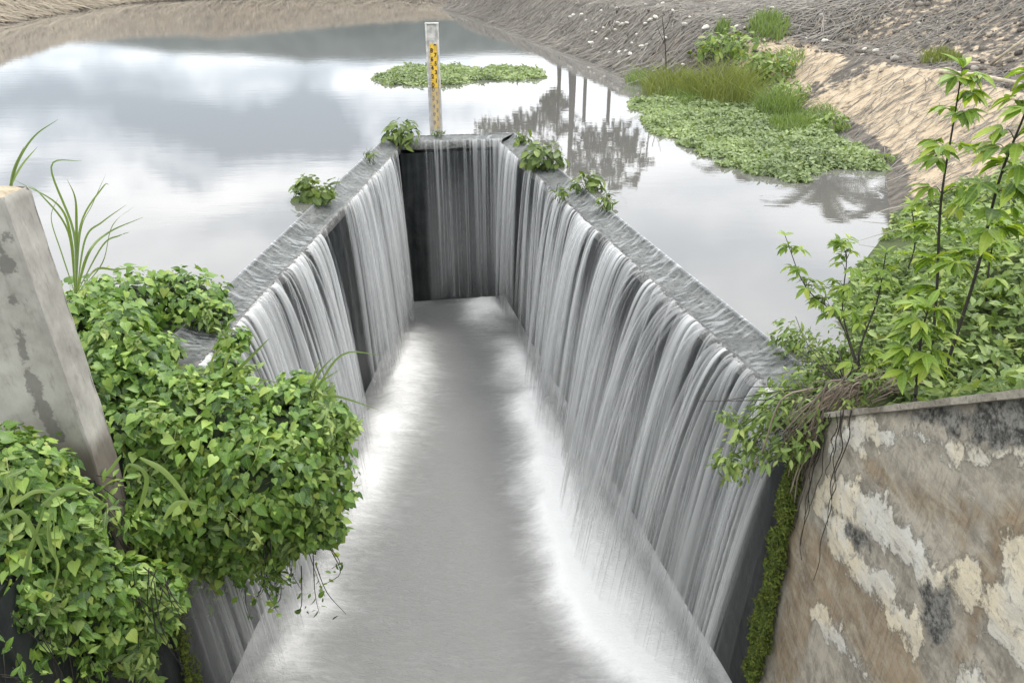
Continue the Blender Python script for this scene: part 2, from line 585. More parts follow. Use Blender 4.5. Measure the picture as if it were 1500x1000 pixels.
def mat_reservoir():
    t = NT('still muddy water')
    P = t.pos((1, 1, 1))
    rip = t.noise(t.pos((0.5, 1.6, 1)), 2.2, 3.0, 0.5)
    fine = t.noise(t.pos((1.2, 3.0, 1)), 6.0, 2.0, 0.5)
    h = t.math('ADD', rip, t.math('MULTIPLY', fine, 0.25))
    p = t.principled(Base_Color=c4(0.145, 0.142, 0.135), Roughness=0.02, IOR=2.0, Normal=t.bump(h, 0.07, 0.012))
    return t.end(p.outputs[0])


M_RES = mat_reservoir()


def mat_pool():
    t = NT('churning milky water')
    fo = t.attr('foam')
    st = t.noise(t.pos((1.6, 5.0, 1)), 2.2, 5.0, 0.6, 1.2)
    wv = t.noise(t.pos((6, 14, 1)), 1.6, 4.0, 0.6, 1.5)
    fr = t.noise(t.pos((9, 14, 9)), 1.8, 5.0, 0.7, 0.8)
    f2 = t.math('ADD', fo, t.math('ADD', t.math('MULTIPLY', t.math('SUBTRACT', st, 0.5), 0.34), t.math('MULTIPLY', t.math('MULTIPLY', t.math('SUBTRACT', fr, 0.5), fo), 0.5)))
    col = t.mix(t.ramp(f2, 0.05, 0.95), c4(0.225, 0.228, 0.222), c4(0.94, 0.94, 0.93))
    p = t.principled(Base_Color=col, Roughness=0.55, IOR=1.33, Normal=t.bump(t.math('ADD', wv, t.math('MULTIPLY', t.noise(t.pos((10, 26, 1), (0, 0, 0.5)), 1.3, 3.0, 0.6, 2.0), 0.8)), 0.5, 0.03))
    return t.end(p.outputs[0])


M_POOL = mat_pool()


def mat_fall():
    t = NT('falling white water')
    a = t.attr('dens')
    g = t.math('MULTIPLY', t.attr('tint'), 1.0)
    col = t.mix(g, c4(0.50, 0.52, 0.53), c4(0.97, 0.98, 0.98))
    d = t.n('ShaderNodeBsdfDiffuse', None, Color=col)
    tr = t.n('ShaderNodeBsdfTranslucent', None, Color=col)
    gl = t.n('ShaderNodeBsdfGlossy', None, Color=c4(1, 1, 1), Roughness=0.3)
    m1 = t.n('ShaderNodeMixShader', None, i0=0.45, i1=d.outputs[0], i2=tr.outputs[0])
    m2 = t.n('ShaderNodeMixShader', None, i0=0.08, i1=m1.outputs[0], i2=gl.outputs[0])
    tp = t.n('ShaderNodeBsdfTransparent')
    ms = t.n('ShaderNodeMixShader', None, i0=a, i1=tp.outputs[0], i2=m2.outputs[0])
    return t.end(ms.outputs[0])


M_FALL = mat_fall()


def mat_film():
    t = NT('thin water over concrete')
    a = t.attr('dens')
    gl = t.principled(Base_Color=c4(0.46, 0.48, 0.49), Roughness=0.3, IOR=1.45)
    tp = t.n('ShaderNodeBsdfTransparent', None, Color=c4(0.8, 0.82, 0.82))
    ms = t.n('ShaderNodeMixShader', None, i0=a, i1=tp.outputs[0], i2=gl.outputs[0])
    return t.end(ms.outputs[0])


M_FILM = mat_film()

# ------------------------------------------------------------------ plan of the place (metres, camera at the origin, +Y ahead, still water at z = 0)
A = np.array([-2.46, 3.85])      # lip of the crest: near left, far left, far right, near right
B = np.array([-1.90, 13.0])
Cc = np.array([-0.17, 13.28])
D = np.array([1.96, 4.25])
POOL_Z = -2.95
CW = 0.33                        # crest width
LIP_Z = -0.075
nL = np.array([-(B - A)[1], (B - A)[0]]) / np.linalg.norm(B - A)      # outward normals (towards the reservoir)
nE = np.array([-(Cc - B)[1], (Cc - B)[0]]) / np.linalg.norm(Cc - B)
nR = np.array([-(D - Cc)[1], (D - Cc)[0]]) / np.linalg.norm(D - Cc)


def line_x(p, d, q, e):
    M_ = np.array([[d[0], -e[0]], [d[1], -e[1]]])
    s = np.linalg.solve(M_, q - p)
    return p + d * s[0]


EW = 0.5
A2 = A + nL * CW
D2 = D + nR * CW
B2 = line_x(A2, B - A, B + nE * EW, Cc - B)
C2 = line_x(B + nE * EW, Cc - B, D2, D - Cc)

SHORE = np.array([(2.5, 4.4), (2.75, 6.0), (4.3, 8.3), (5.4, 10.9), (6.0, 14.0), (5.4, 17.5), (3.6, 20.2), (3.1, 24.3), (1.4, 33.5), (-2.1, 51.6),
                  (-5.2, 63.0), (-6, 75), (-10, 86), (-20, 89), (-32, 85), (-35, 73.9), (-29.5, 47.2), (-25, 33), (-21, 18), (-15, 8),
                  (-7, 5.0), (-3.3, 5.0), (-2.7, 4.4), (-2.4, 3.0), (0, 2.0), (2.2, 3.0)])
CHANNEL = np.array([(-2.6, -8), (-2.6, 3.9), (-2.05, 13.15), (-0.05, 13.43), (2.12, 4.3), (2.12, -8)])
WALL_X = 1.95


def coping_z(y):                  # sloping top of the right abutment
    return 0.02 + (4.2 - y) * 0.68


def ground_z(P):
    P = np.asarray(P, float)
    s = -poly_sd(P, SHORE)
    x, y = P[:, 0], P[:, 1]
    right = smooth(-14, -6, x) * (y < 72)
    near = right * (1 - smooth(19, 23, y))
    berm = np.interp(s, [0, 1.9, 3.1, 5.6, 9, 60, 400], [0, 0.95, 1.05, 2.3, 2.45, 2.6, 4])
    slope = np.interp(s, [0, 0.3, 1.6, 5, 9, 60, 400], [0, 0.35, 1.38, 1.8, 2.0, 2.6, 4])
    left = np.interp(s, [0, 1.0, 5.5, 9, 60, 400], [0, 0.24, 1.0, 1.04, 1.1, 1.6]) * np.interp(x, [-60, -42, -33, -20, -9], [3.0, 3.0, 3.9, 2.8, 2.0])
    z = np.where(right > 0.5, near * berm + (1 - near) * slope, left)
    n_ = fbm(x * 0.9, y * 0.9, 5, 4) - 0.5
    n2 = fbm(x * 0.25, y * 0.25, 9, 3) - 0.5
    z = z + smooth(0.0, 1.5, s) * (n_ * 0.28 + n2 * 0.5 * smooth(2, 12, s))
    z = np.where(s < 0, np.maximum(s * 0.4, -1.0), z)
    # soil held by the two abutments
    soil_r = (x > 2.0) & (y < 4.6)
    zr = np.minimum(coping_z(y) - 0.10, 2.2) + np.clip(x - 2.3, 0, 3) * 0.05
    z = np.where(soil_r, np.where(y < 4.2, zr, np.maximum(z, 0.03)), z)
    soil_l = (x < -2.4) & (y < 4.6)
    z = np.where(soil_l, np.minimum(z, 0.15) * 0.3 + 0.02, z)
    ch = poly_sd(P, CHANNEL)
    z = np.where(ch > 0, POOL_Z - 0.5, z)
    return z, s


# ------------------------------------------------------------------ ground sheet
xs = np.unique(np.concatenate([np.linspace(-900, -60, 15), np.linspace(-60, -8, 60), np.linspace(-8, -3.5, 18), np.linspace(-3.5, 9, 110), np.linspace(9, 40, 50), np.linspace(40, 900, 15)]))
ys = np.unique(np.concatenate([np.linspace(-60, -2, 10), np.linspace(-2, 24, 190), np.linspace(24, 120, 140), np.linspace(120, 1500, 20)]))
gx, gy = np.meshgrid(xs, ys, indexing='ij')
GP = np.stack([gx.ravel(), gy.ravel()], 1)
gz, gs = ground_z(GP)
sand = (smooth(0.1, 0.3, gs) * (1 - smooth(1.8, 2.2, gs)) * (GP[:, 1] > 8.5) * (1 - smooth(15.5, 17.5, GP[:, 1])) * (GP[:, 0] > 3)) * 0.66
sp = at_z(1165, 8, 1.9)
sand = np.maximum(sand, 0.9 * (1 - smooth(0.5, 1.6, np.hypot(GP[:, 0] - sp[0], (GP[:, 1] - sp[1]) * 0.5))))
sand = np.maximum(sand, 0.42 * (gs > 2.7) * (GP[:, 0] > 3) * (GP[:, 1] < 24))
dry = ((GP[:, 0] < -16) | (GP[:, 1] > 72)) * smooth(0.0, 1.0, gs) * 0.9
green = np.where((GP[:, 0] > 2) & (GP[:, 1] < 8.8), 0.9, 0.0) + np.where((GP[:, 0] < -2) & (GP[:, 1] < 8), 0.9, 0.0) + np.where(gs > 30, 0.7, 0)
ground = mesh_obj('ground', np.column_stack([GP, gz]), grid_faces(len(xs), len(ys)), M_GROUND, smooth=True, attrs={'sand': sand, 'dry': dry, 'green': green})
tag(ground, kind='structure')

# far hills, seen only mirrored in the reservoir
hx = np.linspace(-420, 420, 90)
hv = np.linspace(0, 1, 10)
hX, hV = np.meshgrid(hx, hv, indexing='ij')
crest = 17 + 12 * fbm(hx / 90 + 3, 0 * hx, 3, 4) + 9 * np.exp(-((hx + 70) / 90) ** 2) + 8 * np.exp(-((hx - 40) / 50) ** 2)
hZ = crest[:, None] * np.sin(hV * math.pi / 2) + 2.0 * (fbm(hX / 9, hV * 9, 8, 3) - .5) * (hV > 0)
hY = 285 + 60 * hV + 25 * (fbm(hX / 60, hV * 2, 4, 2))
t_ = NT('wooded hillside')
nz_ = t_.noise(t_.pos(), 0.12, 6.0, 0.7)
p_ = t_.principled(Base_Color=t_.mix(t_.ramp(nz_, 0.3, 0.7), c4(0.05, 0.066, 0.066), c4(0.09, 0.11, 0.104)), Roughness=1.0)  # blue-grey of distance haze is mixed into the woodland colour
hills = mesh_obj('hills', np.column_stack([hX.ravel(), hY.ravel(), hZ.ravel()]), grid_faces(90, 10), t_.end(p_.outputs[0]), smooth=True)
tag(hills, kind='structure')

# ------------------------------------------------------------------ reservoir water (one sheet with a notch for the weir)
outline = [D2, C2, B2, A2] + [np.array(p) for p in [(-3.2, 4.2), (-7, 4.0), (-16, 6), (-24, 17), (-29, 33), (-33, 47), (-39, 74), (-37, 90), (-22, 95), (-6, 92), (-2, 78), (0, 63), (3, 51), (6, 34), (8, 24), (8, 20), (9, 17), (9, 14), (8, 10.5), (6, 7.5), (4, 5.5), (3, 4.2)]]
res = mesh_obj('reservoir_water', [(p[0], p[1], 0.0) for p in outline], [list(range(len(outline)))[::-1]], M_RES)
tag(res, kind='structure')
me = res.data
if me.polygons[0].normal.z < 0:
    me.flip_normals()

# ------------------------------------------------------------------ weir: three walls, each with its crest
weir = thing('weir', 'dark wet concrete duckbill weir with water pouring over its three sides', 'weir', (-1.0, 13.0, POOL_Z))


def wall_part(name, p, q, p2, q2):
    """vertical wall under the crest, batter of the inner face built as a fine grid"""
    L = np.linalg.norm(q - p)
    nu, nv = int(L / 0.12) + 2, 26
    S, T = np.meshgrid(np.linspace(0, 1, nu), np.linspace(0, 1, nv), indexing='ij')
    n = np.array([-(q - p)[1], (q - p)[0]]) / L
    z = (LIP_Z - 0.13) + T * (POOL_Z - 0.5 - LIP_Z + 0.13)
    rough = (fbm(S * L * 3, z * 3, 21, 4) - 0.5) * 0.03
    off = 0.035 + rough + (1 - T) * 0.0
    X = p[0] + (q - p)[0] * S + n[0] * off
    Y = p[1] + (q - p)[1] * S + n[1] * off
    V = np.column_stack([X.ravel(), Y.ravel(), z.ravel()])
    Fc = grid_faces(nu, nv)
    k = len(V)
    back = np.array([(p2[0], p2[1], LIP_Z - 0.13), (q2[0], q2[1], LIP_Z - 0.13), (q2[0], q2[1], POOL_Z - 0.5), (p2[0], p2[1], POOL_Z - 0.5)])
    faces = Fc.tolist() + [[k, k + 1, k + 2, k + 3], [k, k + 1, (nu - 1) * nv, 0]]
    return mesh_obj(name, np.vstack([V, back]), faces, M_WET, weir)


def crest_part(name, p, q, p2, q2, top):
    """the crest slab: rounded lip on the channel side, a little uneven"""
    L = np.linalg.norm(q - p)
    nu = int(L / 0.06) + 2
    prof = [(0.03, -0.13), (0.0, -0.12), (-0.012, -0.05), (-0.004, -0.018), (0.02, 0.0), (0.2, 0.006), (0.5, 0.006), (0.8, 0.4 * (-0.014 - top)), (0.96, 0.9 * (-0.014 - top)), (1.03, -0.014 - top), (1.03, -0.3)]
    V = []
    for i in range(nu):
        s = i / (nu - 1)
        a = p + (q - p) * s
        b = p2 + (q2 - p2) * s
        for j, (w, dz) in enumerate(prof):
            c = a + (b - a) * w
            jig = (fbm(np.array([s * L * 6.0]), np.array([j * 0.9]), 31, 3)[0] - 0.5) * 0.018
            V.append((c[0] + jig, c[1] + jig, top + dz + (jig if j < 7 else jig * .3)))
    Fc = grid_faces(nu, len(prof))
    return mesh_obj(name, V, Fc, M_CREST, weir, True)


wall_part('left_wall', A, B, A2, B2)
wall_part('end_wall', B, Cc, B2, C2)
wall_part('right_wall', Cc, D, C2, D2)
crest_part('left_crest', A, B, A2, B2, LIP_Z)
crest_part('end_crest', B, Cc, B2, C2, LIP_Z + 0.06)
crest_part('right_crest', Cc, D, C2, D2, LIP_Z)

# ------------------------------------------------------------------ lower pool
nu, nv = 150, 300
px_ = np.linspace(-2.62, 2.2, nu)
py_ = np.linspace(0.6, 13.4, nv)
PX, PY = np.meshgrid(px_, py_, indexing='ij')
PPt = np.stack([PX.ravel(), PY.ravel()], 1)


def wall_dist(P, p, q):
    n = np.array([-(q - p)[1], (q - p)[0]]) / np.linalg.norm(q - p)
    return -((P - p) @ n)          # positive inside the channel


dl, de, dr = wall_dist(PPt, A, B), wall_dist(PPt, B, Cc), wall_dist(PPt, Cc, D)
yy, xx = PPt[:, 1], PPt[:, 0]
wn1 = fbm(yy * 1.3, xx * 0.8, 41, 3)
wn2 = 0.6 * fbm(yy * 1.5 + 0.8 * (fbm(yy * 2.5, xx * 2.5, 44, 2) - .5), xx * 1.0, 43, 3) + 0.4 * fbm(yy * 4.0, xx * 0.9, 45, 3)
landR = 0.18 + 0.44 * smooth(12, 6.5, yy) - 0.22 * smooth(5.6, 4.6, yy) + (wn1 - .5) * 0.3
landL = 0.20 + 0.25 * smooth(12, 7, yy) + (wn1 - .5) * 0.25


def ridge(d, land, wi, wo):
    k = d - land
    return np.where(k < 0, np.exp(-(k / wo) ** 2), np.exp(-(k / wi) ** 2))


fR = ridge(dr, landR, 0.30 + 0.25 * smooth(9, 5, yy), 0.35) * (0.30 + 0.75 * smooth(11.5, 6.0, yy)) * (0.35 + 1.1 * wn2 ** 1.3)
fL = ridge(dl, landL, 0.32, 0.3) * (0.12 + 0.62 * wn2 ** 1.5) * smooth(4.0, 6.0, yy)
fE = ridge(de, 0.45 + 0.3 * (wn1 - .5), 0.3, 0.6) * 0.34 * smooth(-1.4, -0.5, xx)
broad = 0.12 * np.exp(-(dr / 1.0) ** 2) + 0.10 * np.exp(-(dl / 0.8) ** 2)
mid = 0.10 * (fbm(xx * 1.1, yy * 0.6, 47, 3) - 0.3)
near = 0.14 * smooth(6.5, 4.0, yy)
dark = 0.35 * np.exp(-((de - 0.75) / 0.45) ** 2 - ((xx + 1.3) / 0.45) ** 2)
blobs_f = np.zeros(len(PPt))
wx = xx + 0.35 * (fbm(xx * 2.2, yy * 2.2, 53, 3) - .5)
wy = yy + 0.9 * (fbm(xx * 1.6 + 5, yy * 1.6, 54, 3) - .5)
for (bx, by, br, am) in [(620, 448, 26, .35), (700, 440, 30, .45), (690, 465, 36, .6), (735, 450, 26, .5), (770, 540, 36, .7), (792, 600, 34, .7), (828, 645, 42, .6), (848, 705, 46, .6), (852, 765, 48, .7), (880, 835, 56, .75), (925, 885, 66, .85), (960, 935, 62, .75), (1005, 985, 56, .55), (800, 700, 40, .25), (830, 800, 46, .25),
                         (612, 485, 36, .55), (600, 540, 40, .5), (585, 600, 36, .4), (560, 655, 44, .42), (535, 705, 44, .35), (520, 770, 40, .25), (420, 905, 46, .5), (400, 950, 40, .3),
                         (648, 470, 44, -.7), (610, 470, 26, -.25), (562, 585, 22, -.3), (742, 470, 20, -.3), (765, 575, 20, -.2), (790, 680, 26, -.2), (900, 960, 50, -.25)]:
    c = at_z(bx, by, POOL_Z)
    rr = br / F * float(project(c)[2])
    rr *= 1.3
    blobs_f += .8 * am * np.exp(-((wx - c[0]) / rr) ** 2 - ((wy - c[1]) / (rr * 1.7)) ** 2)
lobes = 0.34 * (fbm(yy * 3.0 + xx * 0.6, dr * 0.8, 55, 3) - .5) * np.exp(-(np.minimum(dr, dl) / .9) ** 2)
foam = np.clip(0.45 * fR + 0.4 * fL + 0.5 * fE + broad + mid + near * .6 - dark * .5 + blobs_f + lobes, 0, 1)
hz_ = POOL_Z + 0.16 * foam * (0.6 + 0.8 * wn2) + 0.015 * (fbm(xx * 5, yy * 5, 51, 3) - .5) + 0.03 * (fbm(xx * 1.2, yy * 1.2, 52, 2) - .5)
edge = np.minimum(np.minimum(dl, dr), de)
hz_ = POOL_Z + (hz_ - POOL_Z) * smooth(0.0, 0.35, edge)
pool = mesh_obj('lower_pool_water', np.column_stack([PPt, hz_]), grid_faces(nu, nv), M_POOL, smooth=True, attrs={'foam': foam})
tag(pool, kind='structure')

# ------------------------------------------------------------------ water sliding over the crest and falling


def cascade(name, p, q, p2, q2, lipz, density, seed, layers, ds=0.011, swing=(1.0, 1.0), fade=0.66):
    L = np.linalg.norm(q - p)
    n_in = -np.array([-(q - p)[1], (q - p)[0]]) / L
    dirv = (q - p) / L
    nu, nv = int(L / ds), 36
    s = np.linspace(0.0, L, nu)
    t = np.linspace(0, 1, nv) ** 0.85
    tf = math.sqrt(2 * (lipz - POOL_Z + 0.06) / 9.81)
    S, T = np.meshgrid(s, t, indexing='ij')
    allV, allF, allD, allT, base = [], [], [], [], 0
    for li, (v0, dens_gain, fineness) in enumerate(layers):
        sd_ = seed + li * 101
        drift = (fbm(S * 1.1, T * 1.2, sd_ + 1, 2) - .5) * 0.22 * T + (fbm(S * 5, T * 1.5, sd_ + 2, 2) - .5) * 0.06 * T
        Sn = S + drift
        a = vnoise(Sn * 2.1, T * 0.25, sd_ + 3)
        b = vnoise(Sn * 8.0 * fineness, T * 0.4 + 3, sd_ + 4)
        c = vnoise(Sn * 24.0 * fineness, T * 0.8 + 5, sd_ + 5)
        f = vnoise(Sn * 60.0 * fineness, T * 1.6 + 7, sd_ + 6)
        k = 0.26 * a + 0.31 * b + 0.26 * c + 0.17 * f
        k = 0.5 + (k - 0.5) * 1.85
        dn = density(Sn / L)
        al = (0.04 * dn + smooth(0.66 - 0.27 * dn, 0.92 - 0.24 * dn, k)) * smooth(0.02, 0.2, dn)
        al = al * dens_gain * (0.95 - 0.25 * T) 
        # spray thickens the foot of the fall, the last bit melts into the pool
        fs = fade + 0.22 * vnoise(S * 2.2, 0 * S, sd_ + 9)
        al = (al + 0.42 * dens_gain * dn * smooth(0.3, 0.85, T)) * (1 - smooth(0, 1, (T - fs) / (0.995 - fs)))
        tt = T * tf
        v = v0 * (0.75 + 0.5 * vnoise(S * 1.7, 0 * S, sd_ + 8)) * (0.35 + 0.65 * dn) * (swing[0] + (swing[1] - swing[0]) * smooth(0, 1, S / L))
        fold = (k - 0.5) * (0.05 + 0.10 * T)
        outd = 0.012 + v * tt + fold + 0.012 * li
        X = p[0] + dirv[0] * (S + drift) + n_in[0] * outd
        Y = p[1] + dirv[1] * (S + drift) + n_in[1] * outd
        Z = lipz + 0.02 - 4.905 * tt ** 2 - 0.25 * tt * 0.2
        allV.append(np.column_stack([X.ravel(), Y.ravel(), Z.ravel()]))
        allF.append(grid_faces(nu, nv) + base)
        base += nu * nv
        allD.append(np.clip(al, 0, 0.97).ravel())
        allT.append(np.clip(0.15 + 1.0 * (0.5 * c + 0.5 * f), 0, 1).ravel())
    o = mesh_obj(name, np.vstack(allV), np.vstack(allF), M_FALL, smooth=True, attrs={'dens': np.concatenate(allD), 'tint': np.concatenate(allT)})
    tag(o, kind='structure')
    # the sheet on the crest
    nw = 16
    w = np.linspace(0, 1, nw)
    S2, W = np.meshgrid(np.linspace(0, L, int(L / 0.008)), w, indexing='ij')
    sf = S2 / L
    ax, ay = p[0] + (q - p)[0] * sf, p[1] + (q - p)[1] * sf
    bx, by = p2[0] + (q2 - p2)[0] * sf, p2[1] + (q2 - p2)[1] * sf
    top = lipz + 0.022
    rip = (vnoise(S2 * 22 + W * 2, W * 1.5, seed + 71) - .5) * 0.4 + (vnoise(S2 * 38 - W * 4, W * 2.0, seed + 72) - .5) * 0.6 + (vnoise(S2 * 62 + W * 4, W * 2.6, seed + 73) - .5) * 0.8
    zz = top + (0.0 - top) * smooth(0.45, 1.0, W) + 0.007 * rip * smooth(0.0, 0.15, W) * smooth(0.9, 0.6, W)
    V = np.column_stack([(ax + (bx - ax) * W).ravel(), (ay + (by - ay) * W).ravel(), zz.ravel()])
    dn = density(sf)
    dd = np.clip((0.03 + 0.42 * smooth(0.15, 0.6, rip + 0.15)) * (0.15 + 0.85 * dn) + 0.6 * smooth(0.88, 1.0, W), 0, 1)
    o2 = mesh_obj(name.replace('fall', 'sheet'), V, grid_faces(S2.shape[0], nw), M_FILM, smooth=True, attrs={'dens': dd})
    tag(o2, kind='structure')


def steps(xs_, ys_):
    return lambda f: np.interp(f, xs_, ys_)


cascade('left_waterfall', A, B, A2, B2, LIP_Z,
        steps([0, .03, .2, .46, .485, .50, .58, .60, .64, .80, .86, .93, .965, 1], [0, .45, .8, .85, .7, .05, .04, .3, .85, .9, .8, .55, .05, 0]), 100,
        [(0.48, 0.45, 1.2), (0.60, 0.78, 0.9), (0.70, 0.3, 1.5)], 0.010, (1.15, 0.42))
cascade('end_waterfall', B, Cc, B2, C2, LIP_Z + 0.06,
        steps([0, .2, .25, .3, .4, .5, .62, .75, .9, .97, 1], [0, 0.05, .9, .75, .85, .9, .8, .9, .9, .95, .95]), 300,
        [(0.14, 0.42, 1.6), (0.20, 0.40, 1.2), (0.26, 0.28, 2.2)], 0.006, (1.0, 1.0), 0.76)
cascade('right_waterfall', Cc, D, C2, D2, LIP_Z,
        steps([0, .02, .07, .13, .15, .19, .215, .24, .29, .315, .345, .37, .5, .7, .82, .87, .93, 1], [.5, .85, .75, .5, .03, .03, .5, .68, .6, .12, .15, .8, .85, .9, .85, .68, .55, .42]), 500,
        [(0.62, 0.5, 1.2), (0.80, 0.85, 0.9), (0.92, 0.32, 1.5)], 0.010, (0.30, 1.15))

# ------------------------------------------------------------------ right abutment: stained wall with a sloping coping
abut = thing('abutment_wall', 'cream and brown stained concrete abutment wall with sloping top at the right', 'wall', (WALL_X, 3.0, POOL_Z))
gyv = np.linspace(0.3, 4.2, 180)
gt = np.linspace(0, 1, 200)
GY, GT = np.meshgrid(gyv, gt, indexing='ij')
ztop = np.minimum(coping_z(GY), 3.2)
GZ = POOL_Z - 0.5 + GT * (ztop - 0.025 - POOL_Z + 0.5)
prj = np.stack([GY.ravel(), GZ.ravel()], 1)


def wall_poly(pts):
    return np.array([at_x(a, b, WALL_X)[1:] for a, b in pts])


def mask_from(polys, width):
    m = np.full(len(prj), -9.0)
    for pl in polys:
        m = np.maximum(m, poly_sd(prj, wall_poly(pl)))
    return np.clip(0.56 + m / width, -0.4, 1.4)


Z9 = lambda pts: [(1000 + a / 2.994, 666 + b / 2.994) for a, b in pts]
cream = mask_from([
    Z9([(600, 160), (700, 100), (830, 130), (950, 230), (1080, 420), (1150, 590), (1090, 600), (1000, 510), (880, 440), (780, 330), (660, 220)]),
    Z9([(590, 230), (660, 240), (740, 310), (760, 420), (900, 500), (940, 620), (1040, 690), (1070, 800), (1040, 880), (930, 720), (850, 600), (720, 480), (640, 370)]),
    Z9([(1430, 430), (1560, 380), (1560, 990), (1400, 850), (1310, 770), (1360, 640), (1400, 600)]),
    Z9([(1210, 960), (1300, 930), (1340, 1020), (1190, 1020)]),
    Z9([(570, 690), (700, 760), (830, 980), (800, 1000), (650, 820)]),
    Z9([(1200, 560), (1280, 480), (1290, 600), (1220, 640)]),
    [(1245, 612), (1293, 616), (1333, 628), (1367, 628), (1400, 645), (1457, 660), (1510, 648), (1510, 668), (1440, 676), (1340, 655), (1270, 650), (1215, 668), (1215, 640)]], 0.16)
brown = mask_from([
    Z9([(820, 60), (930, 60), (1100, 170), (1300, 250), (1290, 360), (1150, 300), (900, 180), (830, 110)]),
    Z9([(1330, 250), (1420, 240), (1520, 280), (1400, 560), (1300, 800), (1230, 930), (1190, 900), (1290, 600)]),
    Z9([(480, 300), (600, 330), (720, 480), (850, 610), (950, 740), (1050, 900), (1060, 1010), (850, 1010), (600, 640), (480, 1010), (400, 1010), (430, 760)])], 0.2)
darkm = mask_from([[(1285, 597), (1520, 572), (1520, 640), (1457, 652), (1400, 635), (1367, 618), (1330, 618)],
                   Z9([(720, 330), (800, 330), (860, 420), (760, 400)]), Z9([(1060, 600), (1180, 620), (1150, 900), (1080, 800)])], 0.15)
# the left-hand edge of the wall stays damp
rel = 0.012 * (fbm(GY * 3, GZ * 3, 61, 4) - .5) + 0.012 * np.clip(cream.reshape(GY.shape), 0, 1)
GX = WALL_X - rel
V = np.column_stack([GX.ravel(), GY.ravel(), GZ.ravel()])
k = len(V)
ny, nt = GY.shape
Fc = grid_faces(ny, nt).tolist()
wz0 = POOL_Z - 0.5
mesh_obj('plastered_face', V, Fc, M_RWALL, abut, True, {'cream': cream, 'brown': brown, 'dark': darkm})
g = Geo()
g.add([(WALL_X + .03, .3, wz0), (WALL_X + .03, 4.2, wz0), (2.3, 4.2, wz0), (2.3, .3, wz0),
       (WALL_X + .03, .3, 2.6), (WALL_X + .03, 4.2, -0.06), (2.3, 4.2, -0.06), (2.3, .3, 2.6)],
      [(0, 1, 5, 4), (1, 2, 6, 5), (2, 3, 7, 6), (3, 0, 4, 7), (4, 5, 6, 7), (0, 3, 2, 1)])
g.build('wall_core', M_WET, abut)
g = Geo()
cy_ = np.linspace(0.3, 4.2, 160)
V = []
for y in cy_:
    j = (fbm(np.array([y * 6]), np.array([0.0]), 63, 3)[0] - .5) * 0.05
    zt = coping_z(y)
    V += [(WALL_X - 0.035 + j * .6, y, zt - 0.04), (WALL_X - 0.04 + j * .5, y, zt + j * .4), (2.33, y, zt + 0.004), (2.33, y, zt - 0.055)]
Fc = []
for i in range(len(cy_) - 1):
    for a_ in range(4):
        b_ = (a_ + 1) % 4
        Fc.append((i * 4 + a_, i * 4 + b_, i * 4 + 4 + b_, i * 4 + 4 + a_))
e_ = (len(cy_) - 1) * 4
Fc += [(3, 2, 1, 0), (e_, e_ + 1, e_ + 2, e_ + 3)]
g.add(V, Fc)
g.build('coping', M_COPING, abut)

# ------------------------------------------------------------------ left abutment and the post on it
labut = thing('abutment_wall', 'dark damp abutment wall below the vines at the bottom left', 'wall', (-2.4, 3.0, POOL_Z))
gyv = np.linspace(0.3, 3.85, 60)
gzv = np.linspace(POOL_Z - .5, 0.0, 60)
GY, GZ = np.meshgrid(gyv, gzv, indexing='ij')
GX = -2.37 + (fbm(GY * 3, GZ * 3, 66, 4) - .5) * 0.05
mesh_obj('wall_face', np.column_stack([GX.ravel(), GY.ravel(), GZ.ravel()]), grid_faces(60, 60), M_WET, labut, True)
g = Geo()
g.box((-2.85, .3, POOL_Z - .5), (-2.40, 3.84, -0.01))
g.build('wall_core', M_WET, labut)

post = thing('concrete_post', 'upright grey concrete post streaked with dark damp stains at the left', 'post', (-2.6, 3.65, 0))
PX0, PX1, PY0, PY1, PZ1 = -2.90, -2.355, 3.53, 3.76, 1.63
face_ = []
nz1 = 120


def post_side(name, a, b):
    S, Zt = np.meshgrid(np.linspace(0, 1, 40), np.linspace(-0.9, PZ1, nz1), indexing='ij')
    X = a[0] + (b[0] - a[0]) * S
    Y = a[1] + (b[1] - a[1]) * S
    X = X - 0.045 * np.maximum(Zt - .2, 0)
    n = np.array([(b - a)[1], -(b - a)[0]]) / np.linalg.norm(b - a)
    r = (fbm(S * 5 + 7, Zt * 8, 71, 4) - .5) * 0.014 - 0.012 * (np.abs(S - .5) > .485) - 0.012 * smooth(PZ1 - .02, PZ1, Zt)
    chip = smooth(0.72, 0.8, fbm(S * 0 + 3, Zt * 9, 77, 3)) * (np.abs(S - .5) > .47) * 0.012
    X = X + n[0] * (r - chip)
    Y = Y + n[1] * (r - chip)
    q = np.column_stack([X.ravel(), Y.ravel(), Zt.ravel()])
    u, v, _ = project(q)
    pp = np.stack([u, v], 1)
    m = np.full(len(q), -99.0)
    if name == 'front_face':
        for pl in ([(22, 478), (32, 478), (40, 530), (58, 560), (80, 610), (97, 640), (90, 660), (70, 640), (52, 590), (38, 560)],
                   [(0, 370), (20, 385), (28, 415), (0, 400)], [(10, 435), (38, 432), (36, 445), (10, 447)], [(40, 598), (52, 600), (50, 612), (42, 612)],
                   [(0, 340), (12, 335), (25, 352), (0, 360)]):
            m = np.maximum(m, poly_sd(pp, pl))
        st = np.clip(0.5 + m / 34, 0, 1)
    else:
        st = 0.18 + 0 * u
    damp = 0.75 * smooth(0.30, 0.12, Zt.ravel() + 0.1 * (fbm(S * 3, Zt * 3, 79, 3).ravel() - .5))
    return mesh_obj(name, q, grid_faces(40, nz1), M_POST, post, True, {'stain': st, 'damp': damp})


